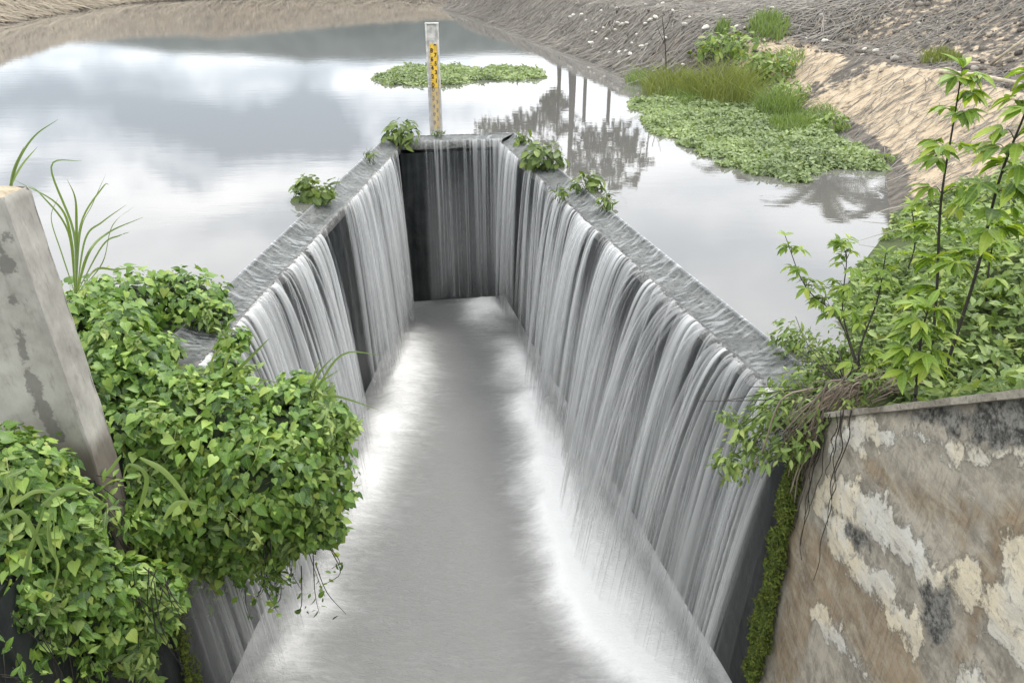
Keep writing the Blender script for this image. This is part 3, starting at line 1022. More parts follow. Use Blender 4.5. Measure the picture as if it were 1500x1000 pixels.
post_side('front_face', np.array([PX0, PY0]), np.array([PX1, PY0]))
post_side('side_face', np.array([PX1, PY0]), np.array([PX1, PY1]))
post_side('back_face', np.array([PX1, PY1]), np.array([PX0, PY1]))
post_side('outer_face', np.array([PX0, PY1]), np.array([PX0, PY0]))
S, T = np.meshgrid(np.linspace(0, 1, 20), np.linspace(0, 1, 12), indexing='ij')
Zt = PZ1 - 0.012 + 0.02 * np.minimum(1, 12 * np.minimum(np.minimum(S, 1 - S), np.minimum(T, 1 - T))) + 0.012 * (fbm(S * 9, T * 6, 81, 3) - .5)
t_ = NT('sandy post top')
nz_ = t_.noise(t_.pos(), 18.0, 6.0, 0.7)
p_ = t_.principled(Base_Color=t_.mix(t_.ramp(nz_, .3, .7), c4(.26, .22, .16), c4(.5, .42, .3)), Roughness=.95, Normal=t_.bump(nz_, .6, .02))
mesh_obj('top_face', np.column_stack([(PX0 - .0645 + .012 + S * (PX1 - PX0 - .024)).ravel(), (PY0 + .012 + T * (PY1 - PY0 - .024)).ravel(), Zt.ravel()]), grid_faces(20, 12), t_.end(p_.outputs[0]), post, True)

# ------------------------------------------------------------------ staff gauge
gp = at_z(636, 128, 0)
gauge = thing('staff_gauge', 'white water level post with yellow numbered scale standing in the reservoir', 'gauge', (gp[0], gp[1], 0))
g = Geo()
gx0, gx1, gy0 = gp[0] - 0.155, gp[0] + 0.155, gp[1]
g.box((gx0 + .02, gy0, -1.0), (gx1 - .02, gy0 + .14, 1.43))
M_GPOST = mat_plain('limewashed post', (0.52, 0.51, 0.48), .8, .3, 9)
g.build('post', M_GPOST, gauge)
g = Geo()
g.box((gx0, gy0 - .035, -1.0), (gx0 + .045, gy0 + .142, 1.445))
g.build('edge_flange', M_GPOST, gauge)
g = Geo()
g.box((gx1 - .035, gy0 - .035, -1.0), (gx1, gy0 + .142, 1.445))
g.build('edge_flange', M_GPOST, gauge)
g = Geo()
g.box((gx0 - .006, gy0 - .045, 1.446), (gx1 + .006, gy0 + .15, 1.475))
g.build('cap', M_GPOST, gauge)
g = Geo()
g.box((gp[0] - .065, gy0 - .012, -0.9), (gp[0] + .105, gy0 - .002, 1.0))
plate = g.build('scale_plate', mat_plain('yellow enamel', (0.78, 0.50, 0.05), .4, .15, 12), gauge)
M_BLACK = mat_plain('black enamel', (0.02, 0.02, 0.02), .4, .1)
for i in range(10):
    side = 1 if i % 2 else -1
    cu = bpy.data.curves.new('number', 'FONT')
    cu.body = str((i) % 10)
    cu.size = 0.13
    cu.align_x = 'CENTER'
    cu.extrude = 0.002
    cu.offset = 0.004
    to = bpy.data.objects.new('number', cu)
    C.objects.link(to)
    bpy.context.view_layer.update()
    me = bpy.data.meshes.new_from_object(to)
    bpy.data.objects.remove(to)
    me.materials.append(M_BLACK)
    no = bpy.data.objects.new('number', me)
    C.objects.link(no)
    no.parent = plate
    no.rotation_euler = (R(90), 0, 0)
    no.location = (gp[0] + 0.02 + side * 0.042, gy0 - .016, 0.01 + i * 0.1)
for i in range(20):
    g = Geo()
    g.box((gp[0] - .062, gy0 - .0165, i * .05 + .002), (gp[0] - .062 + (.03 if i % 2 else .05), gy0 - .0125, i * .05 + .010))
    g.build('graduation_mark', M_BLACK, plate)

# ------------------------------------------------------------------ leaves


def leaf_mesh(prof, fold=0.18, curl=0.15):
    """prof: (half width, length) pairs from base to tip; midrib sunk, edges raised, tip bent down"""
    V, Fc = [], []
    n = len(prof)
    for i, (w, t) in enumerate(prof):
        tm = max(t, 0.0)
        z = -curl * tm * tm
        V += [(-w, t, z + fold * w), (0, tm, z), (w, t, z + fold * w)]
    for i in range(n - 1):
        a, b = i * 3, i * 3 + 3
        Fc += [(a, a + 1, b + 1, b), (a + 1, a + 2, b + 2, b + 1)]
    return np.array(V), np.array(Fc)


HEART = leaf_mesh([(0.20, -0.16), (0.44, 0.02), (0.47, 0.26), (0.36, 0.5), (0.20, 0.74), (0.015, 1.02)], 0.22, 0.22)
LANCE = leaf_mesh([(0.01, 0.0), (0.13, 0.2), (0.19, 0.42), (0.15, 0.68), (0.06, 0.88), (0.004, 1.0)], 0.35, 0.3)
OVAL = leaf_mesh([(0.03, 0.0), (0.24, 0.25), (0.30, 0.55), (0.2, 0.85), (0.02, 1.0)], 0.25, 0.2)
PAD = leaf_mesh([(0.08, 0.0), (0.36, 0.45), (0.12, 1.0)], 0.25, 0.2)
TINY = leaf_mesh([(0.05, 0.0), (0.27, 0.5), (0.03, 1.0)], 0.3, 0.2)
LEAF_CACHE = {}


def frames(pos, normal, tip, size):
    """(m,4,4) matrices with the leaf's z along normal and y towards tip"""
    pos, n, t = [np.asarray(v, float) for v in (pos, normal, tip)]
    n = n / np.linalg.norm(n, axis=1, keepdims=True)
    t = t - (t * n).sum(1, keepdims=True) * n
    t = t / np.maximum(np.linalg.norm(t, axis=1, keepdims=True), 1e-6)
    x = np.cross(t, n)
    M_ = np.zeros((len(pos), 4, 4))
    s = np.asarray(size, float)[:, None]
    M_[:, :3, 0] = x * s
    M_[:, :3, 1] = t * s
    M_[:, :3, 2] = n * s
    M_[:, :3, 3] = pos
    M_[:, 3, 3] = 1
    return M_


def merged(name, leaf, mats, mat, parent=None, tints=None, kind='stuff'):
    V, Fc = leaf
    m, k = len(mats), len(V)
    VV = np.einsum('mij,kj->mki', mats[:, :3, :3], V) + mats[:, None, :3, 3]
    FF = (Fc[None] + (np.arange(m) * k)[:, None, None]).reshape(-1, 4)
    if tints is None:
        tints = RNG.random(m)
    o = mesh_obj(name, VV.reshape(-1, 3), FF, mat, parent, True, {'tint': np.repeat(tints, k), 'lx': np.tile(V[:, 0], m), 'ly': np.tile(V[:, 1], m)})
    if kind:
        o['kind'] = kind
    return o


def put_leaves(root, leaf, key, mats, pair, limit=300, name='leaf', mass='foliage'):
    """the leaves that show largest become parts of their own, the rest one mass"""
    mats = np.asarray(mats)
    if len(mats) == 0:
        return
    c = mats[:, :3, 3]
    size = np.linalg.norm(mats[:, :3, 1], axis=1)
    u, v, d = project(c)
    order = np.argsort(d)
    seen, front = set(), []
    for i in order:
        if not (-20 < u[i] < 1520 and -20 < v[i] < 1020):
            continue
        cell = (int(u[i] // 11), int(v[i] // 11))
        if cell in seen:
            continue
        seen.add(cell)
        front.append(i)
    front.sort(key=lambda i: -size[i] / d[i])
    pick = front[:limit] if len(mats) > limit else list(range(len(mats)))
    if key not in LEAF_CACHE:
        me = bpy.data.meshes.new('leaf_' + key)
        me.from_pydata(leaf[0].tolist(), [], leaf[1].tolist())
        me.polygons.foreach_set('use_smooth', np.ones(len(me.polygons), bool))
        for nm, cx in (('lx', 0), ('ly', 1)):
            me.attributes.new(nm, 'FLOAT', 'POINT').data.foreach_set('value', leaf[0][:, cx].astype(np.float32))
        me.materials.append(pair[0])
        LEAF_CACHE[key] = me
    me = LEAF_CACHE[key]
    inv = Matrix.Translation(-root.location)
    for i in pick:
        o = bpy.data.objects.new(name, me)
        C.objects.link(o)
        o.parent = root
        o.matrix_parent_inverse = Matrix.Identity(4)
        o.matrix_local = inv @ Matrix(mats[i].tolist())
    rest = np.setdiff1d(np.arange(len(mats)), pick)
    if len(rest):
        merged(mass, leaf, mats[rest], pair[1], root)


def blob_leaves(blobs, n, size, up=0.7, depth=0.35, jitter=0.45, droop=0.7, rng=RNG):
    """leaf frames over a union of ellipsoids (cx,cy,cz,rx,ry,rz)"""
    bl = np.array(blobs, float)
    area = (bl[:, 3] * bl[:, 4] + bl[:, 4] * bl[:, 5] + bl[:, 3] * bl[:, 5])
    idx = rng.choice(len(bl), n, p=area / area.sum())
    d = rng.normal(size=(n, 3))
    d /= np.linalg.norm(d, axis=1, keepdims=True)
    rr = 1 - depth * rng.random(n) ** 2 + np.clip(0.12 * rng.normal(size=n), -.3, .14)
    p = bl[idx, :3] + d * bl[idx, 3:] * rr[:, None]
    lump = np.stack([fbm(p[:, (a + 1) % 3] * 3.1 + 9, p[:, (a + 2) % 3] * 3.1 + p[:, a] * 1.7, 200 + a, 2) - .5 for a in range(3)], 1)
    p = p + lump * bl[idx, 3:] * 0.9
    keep = np.ones(n, bool)
    for j in range(len(bl)):
        q = (p - bl[j, :3]) / bl[j, 3:]
        keep &= ~(((q ** 2).sum(1) < 0.55) & (idx != j))
    p, d = p[keep], (d / bl[idx, 3:])[keep]
    d /= np.linalg.norm(d, axis=1, keepdims=True)
    m = len(p)
    nrm = d * 0.75 + np.array([0, -0.12, up]) + rng.normal(size=(m, 3)) * jitter
    tip = np.column_stack([d[:, 0] * 0.6, d[:, 1] * 0.6, np.full(m, -droop)]) + rng.normal(size=(m, 3)) * 0.45
    s = size * (0.4 + 1.0 * rng.random(m) ** 1.3)
    return frames(p, nrm, tip, s)


def blob_core(name, blobs, mat, parent, shrink=0.72, seed=0):  # opaque dark lumps standing in for inner stems, added to block light
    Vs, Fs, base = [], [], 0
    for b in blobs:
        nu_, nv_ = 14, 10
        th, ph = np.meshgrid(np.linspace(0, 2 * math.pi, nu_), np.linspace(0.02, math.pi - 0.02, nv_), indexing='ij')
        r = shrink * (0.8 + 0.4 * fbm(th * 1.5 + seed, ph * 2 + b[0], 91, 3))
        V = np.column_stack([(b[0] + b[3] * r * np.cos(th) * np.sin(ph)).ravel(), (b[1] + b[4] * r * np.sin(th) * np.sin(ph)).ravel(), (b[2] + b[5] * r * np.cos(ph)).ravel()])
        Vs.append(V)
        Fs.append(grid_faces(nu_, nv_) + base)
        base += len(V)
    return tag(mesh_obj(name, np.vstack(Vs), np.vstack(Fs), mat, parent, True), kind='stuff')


def pb(px, py, y, rpx, ry=None, squash=1.0):
    """an ellipsoid centred where pixel (px,py) meets the plane at distance y"""
    c = at_y(px, py, y)
    dep = project(c)[2]
    r = rpx / F * float(dep)
    return (c[0], c[1], c[2], r, ry or r, r * squash)


def strands(root, name, paths, r, mat, sides=4):
    g = Geo()
    for p in paths:
        g.tube(p, r, r * 0.4, sides, random.random())
    return tag(g.build(name, mat, root, True), kind='stuff')


# ------------------------------------------------------------------ left vines: three mounds
mound = [pb(330, 640, 4.35, 85), pb(420, 645, 4.4, 75), pb(455, 700, 4.35, 60), pb(250, 640, 4.35, 90), pb(380, 700, 4.2, 90), pb(455, 770, 4.4, 42), pb(400, 790, 4.4, 48),
         pb(300, 740, 4.15, 85), pb(465, 630, 4.5, 48), pb(330, 790, 4.25, 52), pb(260, 770, 4.1, 60), pb(440, 590, 4.7, 40)]
vine1 = thing('vine', 'large mound of heart-leaved vine overhanging the spillway in front of the left crest', 'vine', (-2.2, 4.3, -0.2), 'heart-leaved vines on the left abutment')
blob_core('dark_core', mound, M_CORE, vine1, 0.58, 1)
put_leaves(vine1, HEART, 'heart', blob_leaves(mound, 15500, 0.057), M_VINE)
clump = [pb(190, 445, 5.6, 55, .4, .8), pb(270, 432, 5.9, 55, .35, .7), pb(130, 470, 5.2, 60), pb(165, 520, 4.7, 65), pb(205, 570, 4.5, 60), pb(140, 590, 4.3, 60), pb(180, 640, 4.15, 60), pb(320, 460, 5.7, 20), pb(335, 545, 4.9, 28), pb(300, 562, 4.75, 26), pb(345, 500, 5.35, 20), pb(238, 520, 5.0, 26), pb(250, 565, 4.7, 30), pb(200, 670, 4.1, 55), pb(235, 715, 4.0, 50), pb(240, 790, 3.9, 45), pb(232, 835, 3.7, 40), (-2.38, 4.05, 0.0, .26, .24, .2), (-2.45, 3.98, -0.25, .2, .14, .25)]
vine2 = thing('vine', 'heart-leaved vine clump beside the post and behind the gap in the left crest', 'vine', (-2.9, 4.8, 0.0), 'heart-leaved vines on the left abutment')
blob_core('dark_core', clump, M_CORE, vine2, 0.55, 2)
put_leaves(vine2, HEART, 'heart', blob_leaves(clump, 10000, 0.06), M_VINE)
curtain = [pb(20, 690, 3.15, 75), pb(70, 760, 3.1, 70), pb(10, 800, 3.0, 80), pb(95, 815, 3.15, 58), pb(190, 850, 3.35, 45), pb(225, 860, 3.4, 40), pb(70, 850, 3.05, 55), pb(150, 850, 3.2, 45), pb(215, 740, 3.85, 45), pb(205, 690, 4.0, 50), pb(10, 900, 2.95, 45), pb(30, 880, 2.95, 55),
           pb(5, 980, 2.9, 45), pb(70, 930, 3.0, 38), pb(150, 915, 3.1, 34), pb(215, 905, 3.3, 28), pb(40, 950, 2.95, 45), pb(12, 865, 2.8, 45), pb(55, 900, 2.9, 42), pb(20, 965, 2.75, 50), pb(120, 960, 3.05, 36), pb(190, 950, 3.2, 30)]
vine3 = thing('vine', 'heart-leaved vine curtain hanging in front of the concrete post at lower left', 'vine', (-2.5, 3.1, 0.0), 'heart-leaved vines on the left abutment')
blob_core('dark_core', curtain, M_CORE, vine3, 0.56, 3)
put_leaves(vine3, HEART, 'heart', blob_leaves(curtain, 12000, 0.053), M_VINE)

# stems hanging below the mounds
paths = []
for i in range(60):
    x = random.uniform(260, 490)
    p0 = at_y(x, random.uniform(770, 830), random.uniform(4.1, 4.5))
    p1 = p0 + np.array([random.uniform(-.06, .06), random.uniform(-.05, .05), -random.uniform(.1, .4)])
    p2 = p1 + np.array([random.uniform(-.12, .12), 0, -random.uniform(.02, .25)])
    paths.append(curve_pts([p0, p1, p2], 5))
strands(vine1, 'hanging_stems', paths, 0.005, M_TWIG)
pts = np.concatenate([p[3::2] for p in paths])
mt = frames(pts + RNG.normal(size=pts.shape) * .03, RNG.normal(size=pts.shape) + [0, -.5, .6], RNG.normal(size=pts.shape) + [0, 0, -1], .03 + .04 * RNG.random(len(pts)))
merged('small_leaves', OVAL, mt, M_VINE[1], vine1)
paths = []
for i in range(50):
    x = random.uniform(0, 250)
    p0 = at_y(x, random.uniform(830, 900), 3.2)
    p1 = p0 + np.array([random.uniform(-.08, .08), random.uniform(-.05, .05), -random.uniform(.1, .3)])
    p2 = p1 + np.array([random.uniform(-.12, .12), 0, -random.uniform(.02, .3)])
    paths.append(curve_pts([p0, p1, p2], 5))
strands(vine3, 'hanging_stems', paths, 0.004, M_TWIG)

# tendrils and a second, narrow-leaved creeper woven through each mound
for root_, bls, nt_ in ((vine1, mound, 70), (vine2, clump, 45), (vine3, curtain, 60)):
    paths = []
    for i in range(nt_):
        b = random.choice(bls)
        az, el = random.uniform(3.4, 6.2), random.uniform(-.2, 1.2)
        pts = []
        for k in range(4):
            az += random.uniform(-.35, .35)
            el -= random.uniform(-.1, .35)
            rr = 1.12 + .1 * random.random()
            pts.append(np.array([b[0] + b[3] * rr * math.cos(az) * math.cos(el), b[1] + b[4] * rr * math.sin(az) * math.cos(el), b[2] + b[5] * rr * math.sin(el)]))
        paths.append(curve_pts(pts, 5))
    strands(root_, 'tendrils', paths, .0028, M_TENDRIL)
    q = np.concatenate(paths)[::2]
    q = np.repeat(q, 2, 0) + RNG.normal(size=(len(q) * 2, 3)) * .025
    merged('narrow_leaves', LANCE, frames(q, RNG.normal(size=q.shape) * .5 + [.1, -.4, .8], RNG.normal(size=q.shape) + [0, -.3, -.3], .035 + .06 * RNG.random(len(q))), M_SMALL[1], root_)

# creeping sprigs and dead stems on the damp face below the curtain
creep = thing('creeper', 'dark straggling creeper on the damp wall face at the bottom left corner', 'creeper', (-2.36, 3.1, -1.0))
paths, cp = [], []
for i in range(90):
    q0 = np.array([-2.33, random.uniform(2.2, 3.8), random.uniform(-.9, .1)])
    q1 = q0 + [random.uniform(.0, .08), random.uniform(-.2, .15), -random.uniform(.15, .5)]
    q2 = q1 + [random.uniform(-.02, .1), random.uniform(-.2, .2), -random.uniform(.1, .5)]
    paths.append(curve_pts([q0, q1, q2], 5))
    if i % 2:
        cp += list(paths[-1][2::2])
strands(creep, 'stems', paths, 0.003, M_TWIG)
cp = np.array(cp)
cp = cp[RNG.integers(0, len(cp), 900)] + RNG.normal(size=(900, 3)) * .035
put_leaves(creep, LANCE, 'creeper_lance', frames(cp, RNG.normal(size=cp.shape) * .6 + [.6, -.5, .7], RNG.normal(size=cp.shape) + [.2, 0, -.9], .04 + .06 * RNG.random(len(cp))), M_VINE)

# ------------------------------------------------------------------ grass blades


def blade(pts, w, twist=0.0):
    pts = np.asarray(pts, float)
    n = len(pts)
    V, Fc = [], []
    for i in range(n):
        d = pts[min(i + 1, n - 1)] - pts[max(i - 1, 0)]
        d /= max(np.linalg.norm(d), 1e-9)
        s = np.cross(d, (math.sin(twist), -math.cos(twist), 0.25))
        s /= max(np.linalg.norm(s), 1e-9)
        t = i / (n - 1)
        ww = w * min(1, 0.35 + 3 * t) * (1 - t ** 2.5) + 0.0006
        nrm = np.cross(s, d)
        V += [pts[i] - s * ww, pts[i] + nrm * ww * 0.4, pts[i] + s * ww]
    for i in range(n - 1):
        a, b = i * 3, i * 3 + 3
        Fc += [(a, a + 1, b + 1, b), (a + 1, a + 2, b + 2, b + 1)]
    return V, Fc


def grass_thing(name, label, paths, w, base, pair=M_GRASS, group=None, cat='grass'):
    root = thing(name, label, cat, base, group)
    for p in paths:
        V, Fc = blade(p, w * random.uniform(.7, 1.2), random.uniform(-.8, .8))
        mesh_obj('blade', V, Fc, pair[0], root, True)
    return root


def Y(px, py, y):
    return at_y(px, py, y)


gy_ = 4.9
gl = [[(110, 430), (104, 350), (85, 300), (18, 262)], [(110, 430), (100, 340), (60, 285), (40, 270)], [(112, 430), (112, 330), (110, 290), (98, 262)],
      [(112, 430), (118, 340), (135, 300), (155, 255)], [(112, 430), (108, 340), (75, 245), (120, 235)], [(112, 430), (125, 350), (150, 325), (185, 300)],
      [(112, 430), (130, 370), (160, 340), (210, 318)], [(114, 430), (140, 395), (170, 395), (205, 390)], [(110, 430), (90, 370), (75, 320), (85, 290)],
      [(112, 430), (150, 360), (175, 345), (190, 340)], [(110, 430), (118, 330), (150, 275), (160, 270)], [(114, 430), (150, 385), (165, 330), (200, 300)]]
paths = [curve_pts([Y(a, b, gy_ + random.uniform(-.2, .2) * (i > 0)) for i, (a, b) in enumerate(l)], 7) for l in gl]
grass_thing('tall_grass', 'tuft of long thin arching grass blades beside the post against the water', paths, 0.008, Y(112, 430, gy_))
gl = [[(12, 290), (25, 240), (50, 200), (85, 175)], [(6, 290), (30, 245), (55, 215)], [(14, 290), (20, 250), (35, 215)]]
paths = [curve_pts([Y(a, b, 4.0) for a, b in l], 7) for l in gl]
grass_thing('tall_grass', 'three thin grass blades rising behind the top of the concrete post', paths, 0.008, Y(10, 300, 4.0))
gl = [[(315, 560), (345, 540), (385, 545)], [(320, 570), (360, 555), (410, 560)], [(325, 565), (335, 520), (365, 500)], [(320, 570), (310, 530), (330, 500)], [(330, 560), (370, 520), (395, 495)], [(335, 570), (350, 545), (352, 570)],
      [(450, 590), (465, 550), (490, 520)], [(450, 590), (470, 560), (500, 540)], [(455, 590), (490, 580), (555, 600)], [(455, 585), (500, 520), (560, 520)], [(452, 590), (460, 550), (470, 525)]]
paths = [curve_pts([Y(a, b, 4.6) for a, b in l], 6) for l in gl]
grass_thing('tall_grass', 'pale green grass sprigs growing out of the vine mound beside the left waterfall', paths, 0.010, Y(320, 570, 4.6))
gl = [[(75, 800), (72, 770), (78, 755), (84, 870)], [(60, 740), (100, 715), (150, 735), (185, 780)], [(35, 880), (40, 820), (60, 760), (65, 735)], [(70, 760), (74, 800), (85, 830), (75, 880)],
      [(150, 700), (160, 690), (175, 670), (178, 665)], [(205, 670), (240, 690), (270, 725), (283, 750)], [(20, 740), (50, 720), (80, 725), (95, 760)], [(0, 760), (30, 750), (60, 800), (70, 840)],
      [(70, 870), (60, 890), (40, 920), (32, 950)], [(240, 760), (255, 740), (270, 735), (300, 740)], [(200, 760), (215, 700), (190, 680), (180, 700)]]
paths = [curve_pts([Y(a, b, 2.78) for a, b in l], 6) for l in gl]
grass_thing('tall_grass', 'broad bright grass blades bending through the vine curtain at lower left', paths, 0.011, Y(75, 880, 2.9))

# ------------------------------------------------------------------ moss strips on the abutment corners


def moss(parent, p_top, p_bot, w_top, w_bot, n, dirx):
    t = RNG.random(n)
    p_top, p_bot = np.array(p_top), np.array(p_bot)
    c = p_top + (p_bot - p_top) * t[:, None]
    w = w_top + (w_bot - w_top) * t
    rag = 0.25 + 1.5 * fbm(t * 14, t * 0, 7, 4)
    c[:, 1] += (RNG.random(n) - .5) * w * 1.7 * rag - .03 * (rag - 1)
    c[:, 0] += dirx * (0.07 * RNG.random(n) ** .6) * (0.1 + 1.8 * fbm(t * 22, c[:, 1] * 20, 3, 3))
    nr = np.column_stack([np.full(n, dirx), np.full(n, -.5), np.full(n, .4)]) + RNG.normal(size=(n, 3)) * .7
    tp = RNG.normal(size=(n, 3)) + [0, 0, -.8]
    m = frames(c, nr, tp, .010 + .022 * RNG.random(n))
    t_ = mat_leaf('moss' + parent.name, (.035, .05, .012), (.10, .14, .02), (.22, .28, .04), False, .8, .2)
    o = merged('moss_strip', TINY, m, t_, parent)
    g = Geo()
    g.tube(curve_pts([p_top, (p_top + p_bot) / 2 + [dirx * .02, 0, 0], p_bot], 6), w_top * .3, w_bot * .3, 8)
    c_ = g.build('moss_cushion', mat_plain('moss cushion' + parent.name, (.07, .10, .018), .95, .5, 40), parent, True)
    return o


moss(abut, (WALL_X - .01, 4.2, -0.12), (WALL_X - .03, 4.2, -2.42), .09, .13, 20000, -1)
moss(labut, (-2.36, 3.86, -1.2), (-2.35, 3.86, -2.9), .05, .08, 2500, 1)

# ------------------------------------------------------------------ right foreground: ground cover, saplings, roots
gc = []
for i in range(1):
    n = 65000
    x = 2.05 + 7 * RNG.random(n) ** 1.3
    y = 2.2 + 9 * RNG.random(n)
    z, s = ground_z(np.stack([x, y], 1))
    lump = fbm(x * 1.6, y * 1.6, 33, 3)
    keep = (s > 0.02) & (y < 8.6) & (lump > np.where(y < 6.5, 0.22, 0.36)) & ~((y < 4.25) & (x < 2.3))
    keep &= ~((y > 8.4) & (s > 0.7))
    x, y, z, lump = x[keep], y[keep], z[keep], lump[keep]
    h = np.maximum(z, 0) + 0.42 * RNG.random(len(x)) * lump * smooth(-.1, .8, np.where(y < 5.5, 1.0, s[keep])) + 0.02
    p = np.column_stack([x, y, h])
    m = frames(p, RNG.normal(size=p.shape) * .5 + [-.1, -.2, 1], RNG.normal(size=p.shape) + [0, 0, -.2], .045 + .05 * RNG.random(len(x)))
    cover = merged('ground_cover', TINY, m, M_SMALL[1])
    tag(cover, 'dense low bright green ground cover on the soil beside the right abutment', 'ground cover', kind='stuff')

trail = [pb(1180, 610, 4.1, 42), pb(1135, 615, 4.15, 36), pb(1220, 585, 4.2, 30), pb(1155, 580, 4.4, 38), pb(1110, 650, 4.1, 32), pb(1070, 675, 4.05, 26), pb(1150, 655, 4.0, 24), pb(1200, 560, 4.6, 40), pb(1165, 500, 5.2, 34), pb(1220, 520, 4.9, 45), pb(1300, 545, 4.6, 40), pb(1070, 610, 4.2, 14), pb(1240, 600, 3.9, 16), pb(1270, 560, 4.1, 26), pb(1175, 650, 3.9, 16)]
shrub = thing('trailing_shrub', 'trailing small-leaved green shrub spilling over the right end of the crest', 'shrub', Y(1200, 590, 4.2))
put_leaves(shrub, LANCE, 'small_lance', blob_leaves(trail, 3400, 0.062, up=.6, depth=.9, jitter=.6), M_SMALL)
sp_ = []
for b in trail:
    for k in range(4):
        p0 = Y(1240, 570, 4.3)
        sp_.append(curve_pts([p0, (p0 + np.array(b[:3])) / 2 + RNG.normal(size=3) * .06 + [0, 0, .06], np.array(b[:3]) + RNG.normal(size=3) * .1], 5))
strands(shrub, 'stems', sp_, 0.006, M_TWIG)


def sapling(label, stem_px, y, leaf_len, nodes, leaflets=7, seed=1, side=(), r=0.011):
    """slender sapling: dark stem, drooping compound leaves in whorls"""
    rg = np.random.default_rng(seed)
    st = curve_pts([Y(a, b, y + dy) for a, b, dy in stem_px], 8)
    root = thing('sapling', label, 'sapling', st[0], 'slender saplings on the right abutment')
    g = Geo()
    g.tube(st, r, r * .35, 6)
    lines = [st]
    for sd_ in side:
        b = curve_pts([Y(a, b, y + dy) for a, b, dy in sd_], 7)
        g.tube(b, r * .7, r * .25, 5)
        lines.append(b)
    ps, ns, ts, ss = [], [], [], []
    pet = []
    for li, ln in enumerate(lines):
        nn = nodes if li == 0 else nodes + 1
        for k in range(nn):
            t = (0.25 if li == 0 else 0.35) + (0.75 if li == 0 else 0.65) * (k + rg.random() * .5) / nn
            i = min(int(t * (len(ln) - 1)), len(ln) - 1)
            for h in range(3):
                az = rg.random() * 6.283 + k * 2.1 + h * 2.1
                out = np.array([math.cos(az), math.sin(az) * .8, 0.35 + .5 * t])
                out /= np.linalg.norm(out)
                plen = leaf_len * (0.7 + .5 * rg.random()) * (1.1 - .5 * t)
                q0 = ln[i]
                q1 = q0 + out * plen
                pet.append(curve_pts([q0, (q0 + q1) / 2 + [0, 0, .02], q1 - [0, 0, .02]], 4))
                for a in range(leaflets):
                    an = (a - (leaflets - 1) / 2) / ((leaflets - 1) / 2) * 1.5
                    sid = np.cross(out, (0, 0, 1.0))
                    sid /= np.linalg.norm(sid)
                    d = out * math.cos(an) + sid * math.sin(an) + np.array([0, 0, -.35 - .3 * rg.random()])
                    ps.append(q1 - out * plen * .3 * abs(an) / 1.5 * rg.random())
                    ns.append(np.array([0, 0, 1]) + .5 * out + rg.normal(size=3) * .28)
                    ts.append(d + rg.normal(size=3) * .15)
                    ss.append(leaf_len * (1.0 - .3 * abs(an) / 1.5) * (.8 + .4 * rg.random()) * (1.1 - .25 * t))
    # bright crown of young leaves at the tip
    for ln in lines:
        for a in range(10):
            az = a * 2.4 + rg.random()
            ps.append(ln[-1 - (a % 3)])
            up_ = .2 + 1.3 * rg.random()
            ns.append(np.array([0, 0, 1]) - up_ * np.array([math.cos(az), math.sin(az), 0]) + rg.normal(size=3) * .2)
            ts.append(np.array([math.cos(az), math.sin(az), up_]) + rg.normal(size=3) * .2)
            ss.append(leaf_len * (.5 + .5 * rg.random()))
    g.build('stem', M_TWIG, root, True)
    strands(root, 'leaf_stalks', pet, 0.0035, M_STEM, 4)
    put_leaves(root, LANCE, 'lance', frames(ps, ns, ts, ss), M_SAP)
    return root


sapling('tallest upright sapling with bright green tip standing on the right abutment', [(1362, 545, 0), (1372, 430, .05), (1378, 300, .1), (1395, 190, .1), (1410, 100, .1)], 4.5, .15, 10, 7, 3)
sapling('dark-stemmed sapling leaning out to the right edge behind the right abutment', [(1380, 555, 0), (1430, 400, 0), (1462, 270, -.1), (1500, 170, -.2), (1530, 100, -.2)], 4.2, .16, 10, 7, 4)
sapling('curving sapling with two thin branches leaning left over the water', [(1272, 575, 0), (1258, 520, .1), (1285, 440, .2), (1298, 370, .2)], 4.3, .10, 6, 6, 5,
        [[(1262, 560, 0), (1230, 470, .2), (1180, 420, .3), (1150, 345, .4)], [(1262, 550, 0), (1235, 460, .3), (1240, 380, .4), (1230, 355, .4)]], .009)
sapling('short leafy sapling with broad bright leaves above the wall coping', [(1340, 590, -.4), (1345, 540, -.3), (1350, 490, -.3), (1360, 450, -.3)], 4.0, .13, 7, 7, 6)
sapling('bushy sapling with dense leaves at the right edge of the picture', [(1450, 520, 0), (1445, 450, .2), (1450, 380, .3), (1465, 320, .3)], 4.8, .13, 6, 6, 7)
sapling('sapling with light leaves rising behind the tallest sapling near the water', [(1330, 500, 0), (1320, 430, .2), (1340, 360, .3), (1335, 300, .3)], 5.6, .12, 5, 6, 8)

# dry root bundle sweeping over the corner of the coping
roots = thing('root_bundle', 'bundle of brown dry roots sweeping over the corner of the right wall', 'roots', Y(1260, 580, 4.15))
pp = []
for i in range(95):
    a = random.gauss(0, 1)
    b = random.gauss(0, 1)
    j = lambda v: v + random.gauss(0, 5)
    ln = [Y(j(1325 + 22 * a), j(566 + 7 * b), 4.2), Y(j(1275 + 20 * a), j(562 + 9 * b), 4.1), Y(j(1232 + 18 * b), j(580 + 16 * a), 4.0), Y(j(1205 + 24 * b), j(606 + 18 * a), 3.98), Y(j(1185 + 30 * b), j(640 + 26 * abs(a)), 4.0), Y(j(1172 + 36 * b), j(665 + 40 * abs(a)), 4.04)]
    k0 = random.randint(0, 2)
    pp.append(curve_pts(ln[k0:random.randint(k0 + 3, 6)], 5))
g = Geo()
for p in pp:
    rr = random.choice((.002, .003, .003, .005, .008))
    g.tube(p, rr, rr * .5, 4, random.random())
tag(g.build('root_fibres', M_ROOT, roots, True), kind='stuff')
hang = thing('hanging_roots', 'thin dark roots dangling down the face of the right wall', 'roots', Y(1240, 590, 3.95))
pp = []
